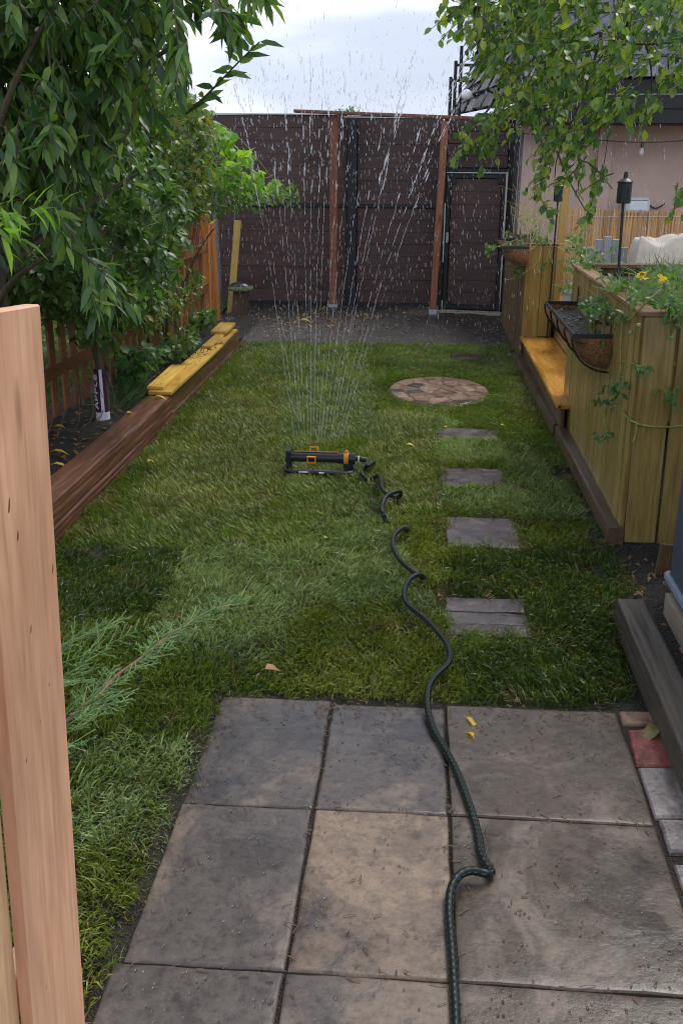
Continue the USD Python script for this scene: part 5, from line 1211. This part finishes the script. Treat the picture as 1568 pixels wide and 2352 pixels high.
# ---- small plants of the bed
def herb(name, label, cat, poly, y0, y1, base, n, per, L, W, mt="herb_leaf", stems=6, singles=80):
    t = thing(name, label, cat, base)
    V, f, TW = crown(poly, y0, y1, n, per, L * 1.6, L, W, vr, np.asarray(base, float), .1, .2, (.15, .5), OVAL)
    for k in range(stems):
        e = TW[k % len(TW)][1]; b_ = np.asarray(base, float) + [vr.normal(0, .05), vr.normal(0, .08), 0]
        put("stem", limb([b_, (b_ + e) / 2 + [0, 0, .05], e], .004, .002, 5), "stem_green", t)
    put_leaves(V, f, mt, t, "leaf", singles, "foliage"); return t
def P7(l): return [c7(*q) for q in l]
herb("leafy_plant", "bright green soft leaved plant in the bed behind the yellow planks", "plant", P7([(700, 500), (780, 420), (880, 400), (970, 430), (960, 500), (880, 560), (800, 590), (720, 580)]), 6.9, 7.7, (-2.2, 7.3, .14), 42, 7, .085, .06, "herb_leaf")
herb("leafy_plant", "darker trailing plant in the bed below the shrub", "plant", P7([(960, 420), (1050, 330), (1150, 300), (1190, 360), (1150, 430), (1080, 470), (1000, 470)]), 8.0, 9.2, (-2.15, 8.6, .12), 50, 7, .07, .045, "apple_leaf")
herb("leafy_plant", "low leafy weed at the far picket fence end", "plant", P7([(1130, 240), (1210, 200), (1290, 190), (1280, 250), (1200, 290), (1140, 290)]), 10.2, 11.2, (-2.2, 10.7, .05), 34, 7, .075, .045, "apple_leaf")
wg = thing("wild_grass", "tuft of long wild grass beside the printed tree sleeve", "grass tuft", (-2.1, 6.9, .15))
BP, BD = [], []
for i in range(170):
    b_ = np.array([vr.uniform(-2.28, -2.0), vr.uniform(6.6, 7.3), .14]); BP.append(b_); BD.append(unit(np.array([vr.normal(.1, .5), vr.normal(-.1, .5), 1.0])))
V, f = leaves(BP, BD, [unit(np.array([vr.normal(), vr.normal(), .3])) for _ in BP], vr.uniform(.12, .3, 170), .005, vr.uniform(.2, .9, 170), .1)
put("blades", join_leaves(V, f), "herb_leaf", wg, kind="stuff")
vb = thing("dead_stems", "dark bare curved stems standing against the picket fence", "dry plant", (-2.3, 6.0, .15))
for k in range(7):
    x, y = -2.33 + .03 * k, 5.6 + .14 * k
    put("stem", limb([(x, y, .14), (x + .06, y + .1, .35), (x + .18 * math.sin(k), y + .15, .52), (x + .25 * math.sin(k), y + .3, .42 - .03 * k)], .003, .002, 4), "root_twig", vb)
tp_ = thing("plant_tip", "leafy plant tips just showing over the wall top", "plant", atY(785, 262, 14))
V, f, TW = crown([(765, 250), (800, 246), (820, 252), (815, 262), (765, 262)], 13.9, 14.1, 14, 5, .10, .06, .02, vr, np.array([-1.1, 14, 2.0]), -.3, 0, (.1, .3), OVAL)
for k in range(5): put("stem", limb([atY(770 + k * 11, 320, 14), atY(772 + k * 10, 285, 14), atY(772 + k * 10, 250, 14)], .005, .003, 5), "stem_green", tp_)
put("foliage", join_leaves(V, f), "vine_leaf", tp_, kind="stuff")

# ---- juniper behind the gate
jn = thing("juniper", "blue green juniper branch lying over the lawn behind the cedar gate", "shrub", (-1.2, 3.0, 0))
def PJ(x, y): return ((x * 700 / 1568) * 1568 / 1835, (1550 + y * 700 / 1568) * 1568 / 1835)
jr = np.random.default_rng(9); JV = []; JS = []
def scale_twig(p, d, l, r):
    q = p + d * l * .5 + jr.normal(0, .05 * l, 3); e = p + d * l + np.array([0, 0, .12 * l])
    JV.append(tube([p, q, e], [r, r * .85, r * .3], 4))
def spray(p, d, l, depth):
    k = max(4, int(l / (.010 if depth else .0055))); up_ = unit(np.array([jr.normal(0, .2), jr.normal(0, .2), 1.0]))
    pts = [p]; dd_ = np.array(d, float)
    for i in range(k):
        dd_ = unit(dd_ + jr.normal(0, .05, 3) + np.array([0, 0, .006])); pts.append(pts[-1] + dd_ * l / k)
    JV.append(tube(np.array(pts[:: max(1, k // 6)] + [pts[-1]]), .0019 if depth else .0015, 4))
    s0 = unit(np.cross(dd_, up_))
    for i in range(1, k):
        s = s0 * (1 if i % 2 else -1)
        fr = 1 - i / k
        dl = unit(dd_ * .75 + s * .75 + jr.normal(0, .18, 3))
        if jr.random() < .25: continue
        if depth > 0 and jr.random() < .9: spray(pts[i], dl, l * (.20 + .30 * fr) * jr.uniform(.7, 1.2), depth - 1)
        else: scale_twig(pts[i], dl, jr.uniform(.005, .010), .0015)
mainJ = [(380, 900, .10), (500, 790, .16), (620, 690, .20), (690, 610, .22), (810, 520, .25), (900, 450, .27), (1000, 370, .29), (1100, 300, .31), (1200, 240, .33), (1300, 190, .345), (1390, 155, .355)]
mp = smooth_path([G(*PJ(a, b), z * .75) for a, b, z in mainJ], .012)
put("stem", tube(mp, np.linspace(.008, .0025, len(mp)), 7), "juniper_stem", jn, smooth=True)
md = np.gradient(mp, axis=0); md = unit(md)
for i in range(4, len(mp)):
    t = i / len(mp)
    for s in (-1, 1):
        if jr.random() < (.30 if t < .55 else .85):
            sd_ = unit(np.cross(md[i], [0, 0, 1])) * s
            spray(mp[i], unit(md[i] * .9 + sd_ * .65 + jr.normal(0, .12, 3)), (.17 if t < .6 else .13) * (1.1 - t * .5) * jr.uniform(.5, 1.0), 1)
spray(mp[-2], md[-1], .05, 1)
for a, b, c, d in [q_ for n_, q_ in enumerate([(340, 420, 720, 258), (350, 430, 745, 300), (360, 500, 840, 340), (380, 560, 700, 470), (370, 520, 830, 370), (390, 600, 640, 400), (390, 760, 560, 850), (400, 800, 560, 650), (390, 700, 560, 530), (400, 940, 620, 910), (400, 960, 600, 970), (400, 870, 690, 720), (420, 830, 780, 700), (560, 760, 790, 775), (600, 730, 730, 840), (380, 850, 520, 700), (360, 640, 520, 560), (400, 900, 560, 800), (390, 680, 720, 560), (380, 620, 600, 640), (400, 1000, 480, 1060), (350, 480, 560, 310), (360, 460, 640, 360), (380, 740, 640, 780)]) if n_ % 5 != 3 and n_ % 4 != 2]:
    p, e = G(*PJ(a, b), .11), G(*PJ(c, d), .20); spray(p, unit(e - p), np.linalg.norm(e - p), 1)
put("foliage", JV, "juniper", jn, kind="stuff")

# ---- chives and tomato vines on the planters
cvz = thing("chives", "blue green clump of grassy chives growing in the front planter", "plant", (1.5, 5.6, 1.1))
n = 1900; BP, BD = [], []
for i in range(n):
    c = vr.integers(14); cr_ = np.random.default_rng(700 + c); cx, cy = cr_.uniform(1.14, 2.15), cr_.uniform(4.95, 6.9)
    BP.append((cx + vr.normal(0, .06), cy + vr.normal(0, .07), 1.08)); BD.append(unit(np.array([vr.normal(-.15, .55), vr.normal(-.1, .55), .75])))
V, f = leaves(BP, BD, [unit(np.array([vr.normal(), vr.normal(), .4])) for _ in BP], vr.uniform(.08, .21, n), vr.uniform(.004, .007, n), vr.uniform(.2, 1.0, n), .1)
put("blades", join_leaves(V, f), "chive", cvz, kind="stuff")
dw = thing("dry_weeds", "tall dry yellow weeds standing in the far planter", "dry plant", (1.1, 10.4, 1.05))
for k in range(34):
    x, y = vr.uniform(.99, 1.2), vr.uniform(9.65, 11.6); hgt = vr.uniform(.25, .62)
    b_ = np.array([x, y, 1.05]); e = b_ + [vr.normal(0, .09), vr.normal(0, .1), hgt]
    put("stem", limb([b_, (b_ + e) / 2 + vr.normal(0, .025, 3), e], .0035, .0018, 5), "stem_dry", dw)
    for j in range(3):
        m_ = b_ + (e - b_) * vr.uniform(.35, .95); put("side_shoot", tube([m_, m_ + [vr.normal(0, .06), vr.normal(0, .06), vr.uniform(.02, .09)]], .0016, 4), "stem_dry", dw)
V, f, TW = crown([c5(*q) for q in ((390, 130), (640, 250), (640, 520), (420, 540), (400, 350))], 9.6, 11.4, 26, 5, .1, .03, .012, vr, np.array([1.1, 10.4, 1.0]), .1, .3, (.1, .5), OVAL)
put("dry_leaves", join_leaves(V, f), "vine_leaf", dw, kind="stuff")
tv_ = thing("tomato_plant", "yellow green tomato stems sprawling over the far planter", "plant", (1.05, 9.6, 1.07))
for q in ([(640, 470), (560, 530), (480, 590), (430, 650), (330, 680)], [(560, 430), (590, 500), (620, 570), (640, 640)], [(450, 520), (380, 510), (320, 540), (240, 560), (190, 550)], [(600, 480), (570, 560), (560, 640), (480, 720), (400, 770), (320, 790)], [(540, 470), (500, 540), (470, 610)], [(690, 560), (760, 610), (800, 670), (830, 700)], [(700, 540), (780, 520), (840, 470)]):
    put("stem", limb([atY(*c5(a, b), 9.42 if a < 660 else 9.1) for a, b in q], .006, .003, 6), "stem_dry", tv_)
for q, mt, nn in ([((180, 510), (230, 520), (220, 620), (180, 610)), "vine_leaf", 6], [((320, 480), (450, 480), (440, 540), (300, 550)), "vine_leaf", 8], [((380, 680), (460, 690), (440, 760), (390, 760)), "vine_leaf", 6], [((560, 660), (640, 660), (630, 740), (560, 730)), "vine_leaf", 4], [((540, 440), (640, 430), (630, 520), (540, 520)), "vine_leaf", 8], [((300, 440), (340, 450), (330, 500), (300, 500)), "vine_leaf", 3]):
    V, f, TW = crown([c5(*p) for p in q], 9.3, 9.5, nn, 5, .09, .045, .028, vr, np.array([1.05, 9.6, 1.2]), .3, .4, (.1, .5), OVAL); put_leaves(V, f, mt, tv_, "leaf", 60)
dp = thing("deck_plant", "leafy green plants growing beside the yellow post", "plant", (1.4, 8.6, .5))
for q, nn in ([((740, 480), (880, 450), (910, 540), (870, 640), (760, 560)), 26], [((880, 580), (940, 600), (930, 680), (870, 680)), 10], [((700, 640), (830, 640), (860, 720), (740, 720)), 14], [((700, 790), (800, 790), (800, 850), (700, 850)), 8], [((940, 560), (1100, 560), (1120, 680), (960, 680)), 16]):
    V, f, TW = crown([c5(*p) for p in q], 8.0, 8.9, max(2, nn // 2), 6, .1, .05, .034, vr, np.array([1.4, 8.6, .8]), .3, .4, (.1, .5), OVAL); put_leaves(V, f, "vine_leaf", dp, "leaf", 40, "foliage")
for q in ([(760, 790), (740, 700), (800, 560), (830, 500)], [(770, 780), (820, 680), (880, 600), (900, 520)], [(760, 800), (700, 720), (720, 640)], [(860, 700), (960, 640), (1050, 580)]):
    put("stem", limb([atY(*c5(a, b), 8.5) for a, b in q], .005, .003, 5), "stem_green", dp)
fv = thing("tomato_vine", "tomato vine with green fruit trailing down the front planter", "plant", (1.02, 4.9, .4))
def onface(p):
    a = atX(*c6(*p), 1.012)
    return a if a[1] > 4.80 else atY(*c6(*p), 4.742)
for q in ([(1420, -190), (1330, -120), (1240, -20), (1160, 30), (1080, 90)], [(1145, 40), (1135, 160), (1130, 320), (1128, 420), (1105, 500), (1085, 620)], [(1085, 640), (1160, 690), (1250, 755), (1360, 775), (1568, 765)], [(1130, 320), (1200, 322), (1260, 350), (1330, 365)], [(1070, 640), (1020, 730), (1030, 800), (1050, 830)], [(1500, -100), (1540, 20), (1545, 80)], [(1240, 760), (1240, 800), (1215, 880)]):
    put("stem", limb([onface(p) for p in q], .0055, .003, 6), "stem_green", fv)
for q, nn in ([((1040, 470), (1180, 450), (1190, 520), (1120, 600), (1010, 660), (1000, 600)), 9], [((1240, 320), (1370, 340), (1350, 390), (1250, 380)), 4], [((980, 810), (1100, 800), (1080, 850), (1000, 850)), 3], [((940, 110), (1050, 60), (1080, 130), (1040, 270), (930, 260)), 12], [((1430, 480), (1568, 480), (1560, 620), (1460, 600)), 6], [((840, -170), (1000, -150), (1130, -60), (1050, -20), (880, -100)), 16], [((1090, -50), (1180, -40), (1150, 40), (1090, 20)), 5], [((1480, -60), (1568, -60), (1568, 80), (1520, 60)), 8], [((1120, 420), (1190, 420), (1180, 500), (1120, 480)), 4]):
    P, D, N = [], [], []
    for s in sample_poly(q, nn * 3, vr):
        P.append(onface(s) + [vr.uniform(-.05, 0), vr.uniform(-.05, 0), 0]); D.append(unit(np.array([vr.normal(-.2, .7), vr.normal(-.3, .6), -.5 + vr.normal(0, .4)]))); N.append(unit(np.array([-.5, -.5, .8]) + vr.normal(0, .3, 3)))
    V, f = leaves(P, D, N, vr.uniform(.028, .055, len(P)), vr.uniform(.014, .026, len(P)), vr.uniform(.1, .5, len(P)), .3, OVAL); put_leaves(V, f, "vine_leaf", fv, "leaf", 60)
for c in ((1310, 372), (1325, 385), (1292, 368), (1008, 835), (1035, 845), (1070, 835), (1215, 110), (1270, 60), (1500, 140)):
    b_ = onface(c) + np.array([-.012, -.015, 0]); ic = trimesh.creation.icosphere(2, .0115); ic.apply_translation(b_); put("tomato", ic, "green_fruit", fv, smooth=True)
rp = thing("rim_plant", "leafy green stems spilling over the front planter's rim", "plant", (1.2, 5.6, 1.1))
for q, yy0, yy1, nn in (((1000, 750), (1120, 790), (1250, 860), (1180, 890), (1060, 830)), 5.2, 6.2, 16), (((1180, 830), (1330, 900), (1420, 950), (1300, 960), (1200, 900)), 4.8, 5.4, 16), (((1400, 880), (1568, 900), (1568, 1010), (1480, 1000), (1400, 950)), 4.75, 5.0, 16), (((1250, 700), (1568, 680), (1568, 860), (1300, 850)), 5.0, 6.4, 18), (((820, 640), (980, 660), (1000, 740), (840, 720)), 6.6, 7.2, 12):
    V, f, TW = crown([c5(*p) for p in q], yy0, yy1, nn, 6, .11, .048, .028, vr, np.array([1.3, 5.6, 1.05]), .4, .5, (.1, .5), OVAL)
    put_leaves(V, f, "vine_leaf", rp, "leaf", 60, "foliage")
    for tw in TW[::2]: put("stem", limb([np.array(tw[0]) * [1, 1, 0] + [.02, .02, 1.09], tw[1], tw[3]], .003, .0018, 5), "stem_green", rp)
V, f, TW = crown([c5(*p) for p in ((1290, 740), (1568, 720), (1568, 800), (1300, 800))], 5.0, 5.8, 3, 4, .1, .06, .035, vr, np.array([1.3, 5.6, 1.05]), .2, .3, (.1, .5), OVAL)
put_leaves(V, f, "yellow_leaf", rp, "yellowing_leaf", 20, "foliage")
tpn = thing("trough_plant", "small green plants growing in the front hanging trough", "plant", (.92, 5.7, .9))
V, f, TW = crown([c5(*p) for p in ((850, 960), (960, 930), (1090, 960), (1130, 1060), (1060, 1120), (940, 1080))], 5.4, 6.1, 46, 7, .09, .034, .022, vr, np.array([.95, 5.6, .85]), -.1, .1, (.1, .5), OVAL)
put_leaves(V, f, "herb_leaf", tpn, "leaf", 120, "foliage")
for k in range(6): put("stem", limb([(.93 + .01 * k, 5.5 + .06 * k, .9), (.93, 5.5 + .06 * k, .95), (.92 + .01 * k, 5.48 + .05 * k, 1.02)], .003, .002, 5), "stem_green", tpn)

# ================================================================== fallen leaves and litter
def leaf_thing(px, L, W, yaw, mt, label, z=.0, curl=.6, cat="fallen leaf"):
    p = G(*px, z); t = thing("fallen_leaf", label, cat, p)
    d = np.array([[math.cos(yaw), math.sin(yaw), .22]])
    V, f = leaves([p + [0, 0, .006]], d, [[.15, -.1, 1]], np.array([L]), np.array([W]), curl, .5, LANCE)
    put("blade", (V[0], f), mt, t, smooth=True)
    e = p + [0, 0, .006]; put("stalk", tube([e, e - d[0] * [1, 1, .2] * L * .18], .0012, 4), mt, t)
leaf_thing((1070, 1650), .075, .022, -1.0, "yellow_leaf", "curled yellow leaf lying on the wet slab beside the hose", .004)
leaf_thing((1086, 1696), .05, .02, 1.9, "yellow_leaf", "second half of the curled yellow pair on the slab by the hose", .006)
leafy("tan_leaf", [(.48, .26, .13), (.52, .28, .14)], .5, .3)
leaf_thing((608, 1540), .055, .042, .3, "tan_leaf", "orange brown leaf on the grass near the patio's edge", .045)
leaf_thing((934, 1023), .055, .034, .1, "yellow_leaf", "bright yellow leaf on the lawn left of the stepping stones", .045)
leaf_thing((340, 1062), .06, .03, 1.2, "yellow_leaf", "yellow leaf on the lawn beside the weathered sleeper", .045)
leaf_thing((122, 1038), .085, .032, .2, "yellow_leaf", "yellow leaf curled in the bed next to the gate, upper one", .19)
leaf_thing((122, 1068), .08, .034, .1, "yellow_leaf", "yellow leaf in the bed next to the gate, lower one", .19)
leaf_thing((128, 980), .06, .03, .2, "yellow_leaf", "small yellow leaf farther back in the dark bed", .19)
leaf_thing((355, 912), .09, .035, 0, "yellow_leaf", "yellow leaf lying before the near end of the yellow planks", .19)
leaf_thing((292, 950), .05, .03, .8, "yellow_leaf", "pale yellow leaf on soil right of the tree sleeve", .19)
leaf_thing((690, 735), .13, .06, .1, "yellow_leaf", "yellow leaf on the bare soil before the brown wall", .03)
leaf_thing((1150, 978), .035, .026, .4, "yellow_leaf", "pale yellow scrap right of the stepping stone", .04)
leaf_thing((1020, 982), .03, .022, .4, "yellow_leaf", "pale yellow scrap on the stepping stone before the round one", .012)
leaf_thing((745, 1238), .03, .024, .9, "yellow_leaf", "tiny cream scrap on the pale turf left of the hose", .045)
leaf_thing((1510, 1672), .10, .055, -2.2, "olive_leaf", "olive withered leaf lying across the tan and red bricks", .006)
leaf_thing((1005, 1372), .03, .025, .6, "brown_leaf", "small brown scrap by the nearest stepping stone's corner", .04)
def litter(name, label, n, place, L, W, mt, r):
    P = np.array([place() for _ in range(n)]); D = np.c_[r.normal(0, 1, (n, 2)), r.normal(.1, .2, n)]
    V, f = leaves(P, D, np.c_[r.normal(0, .3, (n, 2)), np.ones(n)], r.uniform(*L, n), r.uniform(*W, n), .5, .4, OVAL)
    put(name, join_leaves(V, f), mt, kind="stuff"); tag("/World/" + name, label, "litter")
lr = np.random.default_rng(77)
def bz(x, y, dz=.004): return (x, y, float(bed_z(np.array([x]), np.array([y]))[0]) + dz)
litter("bed_litter", "brown dead leaves scattered over the dark bed soil", 260, lambda: bz(lr.uniform(-2.4, -2.0), 4.5 + 4.5 * lr.random()), (.03, .08), (.015, .04), "brown_leaf", lr)
litter("soil_litter", "small yellow and brown leaves scattered on the bare soil", 150, lambda: (lr.normal(-1.25, .55), lr.uniform(11.0, 12.9), .03), (.03, .065), (.015, .035), "brown_leaf", lr)
litter("yellow_litter", "few yellow scraps lying on the bare soil", 22, lambda: (lr.normal(-1.4, .6), lr.uniform(11.0, 12.9), .035), (.03, .07), (.02, .035), "yellow_leaf", lr)
litter("side_litter", "dead leaves lying on the soil behind the grey timber", 60, lambda: (lr.uniform(.97, 1.14), lr.uniform(2.6, 4.6), .02), (.018, .045), (.008, .018), "brown_leaf", lr)
PB = []
for i in range(900):
    x, y = lr.uniform(-2.4, 1.0), 10.6 + 2.6 * lr.random(); s = .006 + .012 * lr.random() ** 3
    ic = trimesh.creation.icosphere(0, s); ic.apply_scale([1, 1, .6]); ic.apply_translation([x, y, float(back_z(np.array([x]), np.array([y]))[0]) + s * .3]); PB.append(ic)
put("pebbles", PB, "pebble", kind="stuff"); tag("/World/pebbles", "small pale pebbles strewn over the bare soil", "pebbles")
CL = []   # grass clippings and crumbs on the wet slabs
for i in range(560):
    x, y = lr.uniform(-.66, .72), 1.2 + 1.9 * lr.random() ** .8; a = lr.uniform(0, 6.28); l = lr.uniform(.004, .022) if lr.random() < .85 else lr.uniform(.02, .04)
    q = lr.random()
    if q < .38: y = 3.10 - abs(lr.normal(0, .10))
    elif q < .52: x = -.66 + abs(lr.normal(0, .05))
    elif q < .70: x = lr.choice([-.274, .126]) + lr.normal(0, .022)
    elif q < .82: y = lr.choice([2.478, 1.846]) + lr.normal(0, .02)
    elif q < .95: cq = [(-.1, 1.95), (.45, 2.9), (.3, 2.2), (-.5, 2.3), (.0, 2.75)][lr.integers(5)]; x, y = cq[0] + lr.normal(0, .07), cq[1] + lr.normal(0, .09)
    d = np.array([math.cos(a), math.sin(a), 0]) * l
    CL.append(tube([(x, y, .004), np.array([x, y, .006]) + d * .5 + [0, 0, .001], np.array([x, y, .004]) + d + lr.normal(0, .002, 3) * [1, 1, 0]], lr.uniform(.0009, .0019), 4))
put("slab_crumbs", CL, "root_twig", kind="stuff"); tag("/World/slab_crumbs", "grass clippings and crumbs of soil scattered on the slabs", "litter")
CB = []   # soil crumbs where the planks carry some earth
for i in range(160):
    y = 8.0 + 1.2 * lr.random(); x = -1.935 + lr.uniform(-.075, .07); s = .002 + .005 * lr.random() ** 2
    ic = trimesh.creation.icosphere(0, s); ic.apply_translation([x, y, .19 + s * .4]); CB.append(ic)
put("plank_crumbs", CB, "bed_soil", kind="stuff"); tag("/World/plank_crumbs", "dark soil crumbs spilled along the longest yellow plank", "soil")
